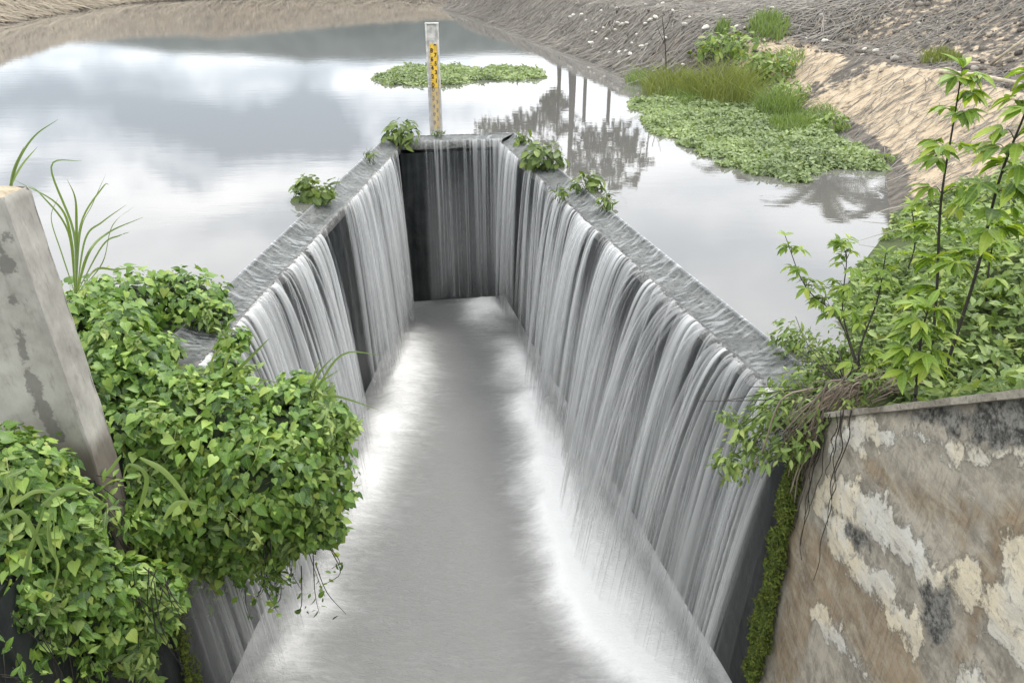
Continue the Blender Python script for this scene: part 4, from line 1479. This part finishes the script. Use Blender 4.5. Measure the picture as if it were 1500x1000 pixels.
for x0, x1, yb in [(1240, 1195, 850), (1236, 1215, 730), (1228, 1212, 700), (1250, 1208, 770), (1222, 1180, 700), (1215, 1178, 760), (1210, 1172, 820), (1205, 1168, 800), (1200, 1165, 760), (1208, 1176, 690), (1218, 1190, 740)]:
    ln = []
    for k in range(10):
        t = k / 9
        px, py = x0 + (x1 - x0) * t + random.uniform(-5, 5), 600 + (yb - 600) * t
        q = at_x(px, py, WALL_X - 0.035)
        ln.append(q)
    pp.append(curve_pts(ln, 4))
for p in pp:
    g = Geo()
    g.tube(p, .0042, .002, 5, random.random())
    g.build('root', M_TWIG, hang, True)

# ------------------------------------------------------------------ small plants on the crest


def crest_plant(label, px, py, rpx, n, leaf, size, z=0.06, squash=.7):
    c = at_z(px, py, z)
    dep = float(project(c)[2])
    r = rpx / F * dep
    root = thing('crest_plant', label, 'plant', (c[0], c[1], -0.05), 'small plants rooted on the crest')
    bl = [(c[0], c[1], z + r * .3, r, r * .8, r * squash), (c[0] + r * .5, c[1], z + r * .1, r * .6, r * .6, r * .5), (c[0] - r * .5, c[1], z + r * .1, r * .6, r * .6, r * .5)]
    put_leaves(root, leaf, 'cress_oval' if leaf is OVAL else 'cress_lance', blob_leaves(bl, n, size, up=.8, depth=.7, droop=.1), M_CRESS)
    ps = [curve_pts([np.array([c[0], c[1], -.08]) + RNG.normal(size=3) * [.05, .05, 0], np.array([c[0], c[1], z]) + RNG.normal(size=3) * r * .4, np.array([c[0], c[1], z + r * .5]) + RNG.normal(size=3) * r * .6], 4) for k in range(10)]
    strands(root, 'stems', ps, .006, M_STEM)


crest_plant('round-leaved bright green plant on the outer edge of the left crest', 460, 285, 26, 240, OVAL, .13)
crest_plant('leafy plant at the far left corner of the weir crest', 587, 200, 22, 230, LANCE, .16)
crest_plant('dense green plant draped over the right crest, the biggest there', 800, 238, 27, 300, OVAL, .14)
crest_plant('small sparse plant at the far right corner of the weir crest', 765, 203, 11, 70, LANCE, .12)
crest_plant('yellowish plant on the right crest below the biggest one', 862, 272, 20, 130, LANCE, .13)
crest_plant('small sprig nearest the camera on the right crest', 886, 297, 12, 60, LANCE, .11)
crest_plant('tiny yellowish sprig on the inner lip of the right crest', 821, 280, 8, 36, LANCE, .10)
crest_plant('tiny weed at the foot of the staff gauge on the end crest', 642, 196, 7, 40, LANCE, .08)
crest_plant('thin brown weed on the far part of the left crest', 541, 228, 8, 30, LANCE, .09)

# ------------------------------------------------------------------ floating plant mats


def mat_of_leaves(name, label, poly_px, n, size, height):
    poly = np.array([at_z(a, b, 0)[:2] for a, b in poly_px])
    lo, hi = poly.min(0), poly.max(0)
    p = lo + (hi - lo) * RNG.random((n * 3, 2))
    sdv = poly_sd(p, poly) + (fbm(p[:, 0] * 2.5, p[:, 1] * 2.5, 77, 4) - .5) * 0.9
    p = p[sdv > 0][:n]
    sdv = sdv[sdv > 0][:n]
    hgt = height * RNG.random(len(p)) * np.minimum(1, sdv * 3 + .2) * (0.15 + 2.2 * fbm(p[:, 0] * 3, p[:, 1] * 3, 78, 3) ** 2)
    q = np.column_stack([p, hgt + .01])
    m = frames(q, RNG.normal(size=q.shape) * .45 + [0, -.25, 1], RNG.normal(size=q.shape), size * (.6 + .8 * RNG.random(len(q))))
    tn = np.clip(.45 * RNG.random(len(q)) + 1.3 * (fbm(q[:, 0] * 1.7, q[:, 1] * 1.7, 79, 3) - .5) + .28, 0, 1)
    o = merged(name, PAD, m, M_WATERPLANT[1], tints=tn)
    return tag(o, label, 'water plants', kind='stuff')


mat_of_leaves('floating_plant_mat', 'narrow mat of floating green plants behind the staff gauge',
              [(545, 117), (580, 101), (640, 96), (672, 99), (700, 103), (740, 97), (785, 104), (800, 114), (760, 118), (712, 118), (690, 122), (640, 127), (600, 126), (560, 124)], 9000, .085, .12)
mat_of_leaves('floating_plant_mat', 'broad mat of floating green plants at the foot of the right bank',
              [(925, 150), (960, 138), (1010, 142), (1100, 155), (1190, 175), (1230, 200), (1310, 240), (1320, 256), (1260, 248), (1200, 250), (1160, 268), (1110, 255), (1060, 235), (1000, 210), (945, 185)], 30000, .06, .12)

# ------------------------------------------------------------------ bank vegetation and debris


def stalks(name, label, cat, pts_fn, n, length, w, mat, lift=.05, along=None, spread=.6, patch=.0):
    p = pts_fn(n)
    z, s = ground_z(p)
    keep = (s > 0.02) & (fbm(p[:, 0] * .9, p[:, 1] * .5, 140, 3) > patch + .12 * (RNG.random(len(p)) - .5))
    p, z = p[keep], z[keep]
    m = len(p)
    base = np.column_stack([p, z + lift * RNG.random(m)])
    d = np.asarray(along, float)[None, :] + RNG.normal(size=(m, 3)) * [spread, spread, .1]
    d /= np.linalg.norm(d, axis=1, keepdims=True)
    L = length * (.4 + .9 * RNG.random(m))
    e = base + d * L[:, None]
    ez, _ = ground_z(e[:, :2])
    e[:, 2] = np.maximum(ez, 0) + lift * RNG.random(m)
    sd_ = np.cross(d, (0, 0, 1.0))
    sd_ /= np.maximum(np.linalg.norm(sd_, axis=1, keepdims=True), 1e-6)
    mid = (base + e) / 2 + np.column_stack([np.zeros(m), np.zeros(m), lift * RNG.random(m)])
    W = w * (.5 + RNG.random(m))[:, None]
    V = np.stack([base - sd_ * W, base + [0, 0, w], base + sd_ * W, mid - sd_ * W, mid + [0, 0, w * 1.5], mid + sd_ * W, e - sd_ * W * .4, e + [0, 0, w * .5], e + sd_ * W * .4], 1)
    f = np.array([(0, 1, 4, 3), (1, 2, 5, 4), (3, 4, 7, 6), (4, 5, 8, 7)])
    FF = (f[None] + (np.arange(m) * 9)[:, None, None]).reshape(-1, 4)
    o = mesh_obj(name, V.reshape(-1, 3), FF, mat, attrs={'tint': np.repeat(RNG.random(m), 9)})
    return tag(o, label, cat, kind='stuff')


def along_shore(i0, i1, smin, smax):
    pts = SHORE[i0:i1 + 1]
    seg = np.diff(pts, axis=0)
    ln = np.linalg.norm(seg, axis=1)

    def fn(n):
        # more samples near the camera
        wgt = ln / (np.linalg.norm((pts[:-1] + pts[1:]) / 2, axis=1)) ** 0.8
        k = RNG.choice(len(seg), n, p=wgt / wgt.sum())
        t = RNG.random(n) * 1.5 - .25
        c = pts[k] + seg[k] * t[:, None]
        nn = np.column_stack([seg[k][:, 1], -seg[k][:, 0]]) / ln[k][:, None]
        return c + nn * (smin + (smax - smin) * RNG.random(n))[:, None]
    return fn


stalks('bank_debris', 'grey brown dead stalks strewn down the slope of the right bank', 'debris', along_shore(6, 10, .02, 8), 26000, .75, .011, M_STRAW_B, .08, (-.9, -.45, 0), .5, .36)
stalks('bank_debris', 'dark dead stalks matted along the berm and upper slope at right', 'debris', along_shore(2, 6, 2.0, 8), 15000, .55, .007, M_STRAW_B, .06, (-.8, -.5, 0), .7, .42)
stalks('bank_debris', 'thin dark straws trailing down the sand-coloured lower slope', 'debris', along_shore(2, 6, .2, 2.1), 900, .55, .006, M_STRAW_B, .03, (-.8, -.5, 0), .35)
stalks('dry_straw', 'flattened dry straw covering the far left bank', 'straw', along_shore(11, 17, .02, 8), 22000, 1.9, .028, M_STRAW, .2, (.9, -.45, 0), .4)

# clods and small rubble bedded in the right slope
p = np.concatenate([along_shore(6, 10, .1, 6)(3400), along_shore(3, 6, 2.0, 7)(1800)])
z, s_ = ground_z(p)
p, z = p[s_ > .1], z[s_ > .1]
th, ph = np.meshgrid(np.linspace(0, 2 * math.pi, 7), np.linspace(0.1, math.pi - .1, 4), indexing='ij')
rk = .7 + .6 * fbm(th * 1.3, ph * 1.5, 181, 2)
clod = (np.column_stack([(rk * np.cos(th) * np.sin(ph)).ravel(), (.8 * rk * np.sin(th) * np.sin(ph)).ravel(), (.6 * rk * np.cos(ph)).ravel()]), grid_faces(7, 4))
q = np.column_stack([p, z + .02])
rub = merged('rubble', clod, frames(q, RNG.normal(size=q.shape) * .3 + [0, 0, 1], RNG.normal(size=q.shape), .015 + .09 * RNG.random(len(q)) ** 4 + .015 * RNG.random(len(q))),
             mat_leaf('rubble', (.07, .06, .052), (.17, .15, .125), (.42, .39, .34), False, .9, 0.0), tints=RNG.random(len(q)) ** 1.6)
tag(rub, 'small earth clods and rubble bedded in the slope of the right bank', 'rubble', kind='stuff')

# pale stones on the right slope
stone_meshes = []
for k in range(5):
    th, ph = np.meshgrid(np.linspace(0, 2 * math.pi, 9), np.linspace(0.05, math.pi - .05, 6), indexing='ij')
    r = .75 + .5 * fbm(th * .9 + k * 7, ph * 1.5, 95 + k, 2)
    V = np.column_stack([(1.3 * r * np.cos(th) * np.sin(ph)).ravel(), (.9 * r * np.sin(th) * np.sin(ph)).ravel(), (.6 * r * np.cos(ph)).ravel()])
    me = bpy.data.meshes.new('stone')
    me.from_pydata(V.tolist(), [], grid_faces(9, 6).tolist())
    me.materials.append(M_PALE)
    stone_meshes.append(me)
stones_px = [(866, 68, 7), (868, 73, 4), (888, 62, 5), (901, 48, 4), (1130, 17, 6), (905, 38, 5), (910, 40, 5), (918, 38, 5), (960, 30, 6), (952, 34, 6), (945, 40, 6), (1003, 42, 8), (1033, 46, 8), (893, 83, 6), (897, 88, 5),
             (907, 82, 6), (912, 86, 6), (917, 80, 6), (923, 84, 6), (890, 88, 5), (940, 73, 6), (947, 71, 5), (840, 26, 5), (852, 26, 6), (836, 29, 5), (880, 20, 4), (963, 12, 4), (970, 10, 6), (946, 11, 4), (903, 16, 4),
             (1000, 100, 5), (868, 50, 4), (873, 52, 4), (1050, 10, 5), (1078, 44, 5), (1090, 46, 4), (1207, 66, 7), (1282, 80, 6), (1265, 78, 5), (1180, 62, 4), (1025, 20, 4), (985, 20, 4), (1010, 30, 4), (932, 55, 4), (975, 60, 4), (1105, 25, 4),
             (858, 34, 4), (884, 45, 4), (926, 68, 4), (1060, 28, 4)]


def on_ground(px, py):
    d = ray(px, py)
    o = np.array([0, 0, CAM_H])
    ts = np.linspace(8, 75, 1400)
    P = o + ts[:, None] * d
    z, _ = ground_z(P[:, :2])
    hit = np.where(P[:, 2] <= np.maximum(z, 0))[0]
    return P[hit[0]] if len(hit) else P[-1]


for k, (a, b, s_) in enumerate(stones_px):
    q = on_ground(a, b)
    o = bpy.data.objects.new('stone', stone_meshes[k % 5])
    C.objects.link(o)
    dep = float(project(q)[2])
    r = s_ / F * dep * .62
    o.location = (q[0], q[1], q[2] + r * .3 + .07)
    o.scale = (r, r, r)
    o.rotation_euler = (random.uniform(-.4, .4), random.uniform(-.4, .4), random.uniform(0, 6))
    big = s_ >= 7
    if a > 1150:
        lab, gr = 'pale stone on the bare berm of the right bank, above the sandy slope', 'pale stones on the berm'
    elif b >= 65 and a < 935:
        lab, gr = 'white stone in the cluster just above the waterline of the right bank', 'white stones near the waterline'
    elif b < 24:
        lab, gr = 'pale stone high on the right bank near the top edge of the picture', 'pale stones high on the right bank'
    elif a >= 975:
        lab, gr = 'pale stone on the debris slope above the tall olive grass', 'pale stones above the olive grass'
    else:
        lab, gr = 'pale stone halfway up the debris slope of the right bank', 'pale stones halfway up the right bank'
    tag(o, lab, 'stone', gr)


def bank_grass(name, label, px, py, wpx, hpx, n, mat, lean=.25, wid=.010, cat='grass'):
    c = on_ground(px, py)
    dep = float(project(c)[2])
    r, h = wpx / F * dep / 2, hpx / F * dep
    root = thing(name, label, cat, c)
    Vs, Fs, Ts, base = [], [], [], 0
    for k in range(n):
        a, rr = random.uniform(0, 6.283), r * math.sqrt(random.random())
        x, y = c[0] + rr * math.cos(a), c[1] + rr * math.sin(a) * 1.4
        z = max(float(ground_z(np.array([[x, y]]))[0][0]), 0)
        hh = h * random.uniform(.5, 1.1) * (1 - .4 * (rr / r) ** 2)
        dx, dy = random.gauss(0, lean) * hh, random.gauss(0, lean) * hh
        V, Fc = blade([(x, y, z), (x + dx * .3, y + dy * .3, z + hh * .6), (x + dx, y + dy, z + hh)], wid * random.uniform(.7, 1.3), random.uniform(-1, 1))
        Vs.append(np.array(V))
        Fs.append(np.array(Fc) + base)
        Ts.append(np.full(len(V), random.random()))
        base += len(V)
    o = mesh_obj('blades', np.vstack(Vs), np.vstack(Fs), mat, root, True, {'tint': np.concatenate(Ts)})
    o['kind'] = 'stuff'


bank_grass('bank_grass', 'tall olive grass clump at the near end of the debris slope', 985, 140, 90, 48, 600, M_OLIVE[1], .45, .008)
bank_grass('bank_grass', 'tall olive grass clump in the middle of the right bank', 1060, 150, 100, 65, 800, M_OLIVE[1], .45, .008)
bank_grass('bank_grass', 'bright feathery grass clump above the broad floating mat', 1135, 172, 60, 50, 500, M_GRASS[1], .4, .007)
bank_grass('bank_grass', 'yellow green grass at the edge of the broad floating mat', 1165, 190, 80, 25, 400, M_GRASS[1])
bank_grass('bank_grass', 'small bright tuft on the upper berm of the right bank', 1057, 50, 18, 24, 150, M_GRASS[1], .2, .015)
bank_grass('bank_grass', 'green tuft below the bare sandy patch at the top right', 1125, 48, 60, 30, 350, M_GRASS[1], .3, .015)
bank_grass('bank_grass', 'olive tuft on the upper slope at the far right', 1375, 90, 50, 22, 250, M_OLIVE[1], .3)


for (lab, a_, b_, w_, h_, n_) in (('loose green weeds at the upper edge of the broad floating mat', 1000, 150, 60, 22, 260), ('straggling weeds between the broad floating mat and the sandy slope', 1190, 178, 60, 24, 260),
                                  ('pale weeds on the lip of the berm above the dark shrub', 1150, 95, 50, 20, 200), ('thin yellow weeds at the left end of the olive grass', 940, 122, 50, 24, 220)):
    bank_grass('bank_weeds', lab, a_, b_, w_, h_, n_, M_GRASS[1], .55, .008, 'weeds')


def leafy_clump(name, label, px, py, wpx, hpx, n, size, pair=M_SMALL):
    c = on_ground(px, py)
    dep = float(project(c)[2])
    r, h = wpx / F * dep / 2, hpx / F * dep
    root = thing(name, label, 'shrub', c)
    bl = [(c[0] + random.uniform(-.6, .6) * r, c[1] + random.uniform(-.6, .6) * r, c[2] + h * random.uniform(.2, .5), r * .5, r * .5, h * .5) for k in range(7)]
    merged('foliage', OVAL, blob_leaves(bl, n, size, depth=.8, droop=.2), pair[1], root)


leafy_clump('leafy_shrub', 'low leafy shrub above the tall olive grass on the right bank', 1065, 85, 95, 40, 900, .14)
leafy_clump('leafy_shrub', 'dark leafy shrub beside the sandy slope on the right bank', 1130, 120, 60, 40, 600, .12)
leafy_clump('leafy_shrub', 'green creeping plants at the toe of the sandy slope', 1215, 190, 60, 30, 700, .10)
leafy_clump('leafy_shrub', 'small green plants where the sandy slope meets the water', 1285, 240, 50, 18, 400, .09)
leafy_clump('leafy_shrub', 'bushy yellow green shrub among the tall olive grass', 1100, 118, 70, 42, 1000, .10)
leafy_clump('leafy_shrub', 'low yellow green shrub between the olive grass and the sandy slope', 1160, 150, 70, 40, 1000, .09)
leafy_clump('leafy_shrub', 'small green shrub at the left foot of the olive grass', 1005, 128, 50, 26, 500, .09)
# thin dead stem
root = thing('dead_stem', 'thin bare dead stem standing on the right bank', 'stem', on_ground(976, 115))
g = Geo()
q = on_ground(976, 115)
top_ = at_y(970, 25, q[1])
g.tube(curve_pts([q, (q + top_) / 2 + [.03, 0, 0], top_], 6), .02, .008, 5)
g.build('stalk', M_TWIG, root)
for a, b in ((0.4, .3), (.6, -.25), (.75, .2)):
    g = Geo()
    p0 = q + (top_ - q) * a
    g.tube([p0, p0 + [b * .5, 0, .2], p0 + [b, 0, .5]], .009, .004, 4)
    g.build('side_twig', M_TWIG, root)
# bamboo pole on the berm
g = Geo()
p0, p1 = on_ground(1375, 110), on_ground(1490, 128)
g.tube([p0 + [0, 0, .06], (p0 + p1) / 2 + [0, 0, .09], p1 + [0, 0, .06]], .035, .03, 8)
o = g.build('bamboo_pole', mat_plain('bleached bamboo', (.5, .44, .33), .7, .2, 8), smooth=True)
tag(o, 'bleached bamboo pole lying along the berm at the far right', 'pole')
g = Geo()
p0 = on_ground(1450, 95)
p1 = at_y(1510, 50, p0[1] - .5)
g.tube([p0, (p0 + p1) / 2, p1], .03, .025, 8)
o = g.build('bamboo_pole', bpy.data.materials['bleached bamboo'], smooth=True)
tag(o, 'yellowish bamboo pole slanting up at the right edge', 'pole')

# ------------------------------------------------------------------ trees and palms above the bank, seen mirrored in the water


def mirror_dir(px, py):
    d = ray(px, py)
    return np.array([d[0], d[1], -d[2]])


def at_mirror(px, py, y):
    d = mirror_dir(px, py)
    return np.array([0, 0, -CAM_H]) + d * (y / d[1])


def tree(label, px_trunk, y, top_py, blobs, leafn, r=.22, seed=1):
    top = at_mirror(px_trunk, top_py, y)
    base = np.array([top[0], y, float(ground_z(np.array([[top[0], y]]))[0][0]) - .1])
    root = thing('tree', label, 'tree', base, 'trees mirrored in the reservoir')
    g = Geo()
    r = r * 1.4
    g.tube(curve_pts([base, (base * .6 + top * .4) + [.1, 0, 0], top], 6), r, r * .35, 8)
    bl = []
    for (bx, by, br) in blobs:
        c = at_mirror(bx, by, y + random.uniform(-1, 1))
        rr = br / F * y
        bl.append((c[0], c[1], c[2], rr, rr, rr * .7))
        st = base + (top - base) * min(.95, max(.35, (c[2] - base[2]) / (top[2] - base[2]) - .2))
        g.tube(curve_pts([st, (st + c[:3]) / 2 + [0, 0, .25], c[:3]], 5), r * .3, r * .08, 5)
        for k in range(5):
            e = c[:3] + RNG.normal(size=3) * rr * .7
            g.tube([c[:3], (c[:3] + e) / 2 + [0, 0, .1], e], r * .09, r * .03, 4)
    g.build('trunk', M_BARK, root, True)
    merged('crown', OVAL, blob_leaves(bl, leafn, .42, depth=1.0, jitter=.8, droop=.4), M_TREE[1], root)


tree('tree with a straight trunk mirrored behind the right crest', 832, 50, 262, [(770, 185, 26), (740, 195, 24), (800, 165, 18), (870, 215, 34), (905, 205, 30), (850, 250, 28), (890, 250, 26), (800, 215, 20), (815, 145, 14), (920, 225, 20)], 1900)
tree('thinner tree mirrored just left of the straight trunk', 815, 53, 200, [(810, 150, 18), (805, 175, 16), (715, 190, 18), (825, 190, 16)], 350, .14)
tree('low spreading tree mirrored right of the straight trunk', 945, 46, 245, [(945, 240, 12), (900, 275, 10), (925, 265, 10)], 130, .05)
for i, px in enumerate((855, 890)):
    b = at_mirror(px, 180, 50)
    g = Geo()
    g.tube([(b[0], 50, 1.5), (b[0], 50, b[2])], .12, .11, 8)
    g.box((b[0] - .13, 49.85, b[2] - .01), (b[0] + .13, 50.15, b[2] + .05))
    o = g.build('pole', M_BARK)
    tag(o, 'slim pole mirrored in the water, ' + ('nearer to the tree trunk' if i == 0 else 'farther from the tree trunk'), 'pole', 'poles behind the right bank')


def palm(label, px, py, y, flen, n):
    c = at_mirror(px, py, y)
    base = np.array([c[0] + .2, y + .3, float(ground_z(np.array([[c[0], y]]))[0][0])])
    root = thing('palm_tree', label, 'palm', base, 'palms mirrored in the reservoir')
    g = Geo()
    g.tube(curve_pts([base, (base + c) / 2 + [.1, 0, 0], c], 6), .16, .11, 8)
    g.build('trunk', M_BARK, root, True)
    for k in range(n):
        az = k * 2.399
        el = .9 - 1.3 * (k / n)
        d = np.array([math.cos(az) * math.cos(el), math.sin(az) * math.cos(el), math.sin(el)])
        rib = curve_pts([c, c + d * flen * .5 + [0, 0, .1], c + d * flen - [0, 0, flen * .28]], 8)
        g = Geo()
        g.tube(rib, .025, .006, 4)
        sd_ = np.cross(d, (0, 0, 1.0))
        sd_ /= np.linalg.norm(sd_)
        for i in range(2, len(rib)):
            for sgn in (-1, 1):
                for h in (0, .5):
                    p0 = rib[i] * (1 - h) + rib[i - 1] * h
                    ln = flen * .30 * (1.1 - i / len(rib) * .6)
                    tip = p0 + sd_ * sgn * ln * .8 + d * ln * .5 - np.array([0, 0, ln * .35])
                    w = d * .06
                    g.add([p0 - w, p0 + w, tip], [(0, 1, 2)], random.random())
        g.build('frond', M_TREE[1], root)


palm('coconut palm mirrored below the broad floating mat', 1205, 262, 30, 2.8, 18)
palm('smaller palm mirrored near the toe of the sandy slope', 1300, 292, 24, 1.7, 13)
palm('palm whose fronds are mirrored at the edge of the broad floating mat', 1080, 225, 34, 2.2, 13)
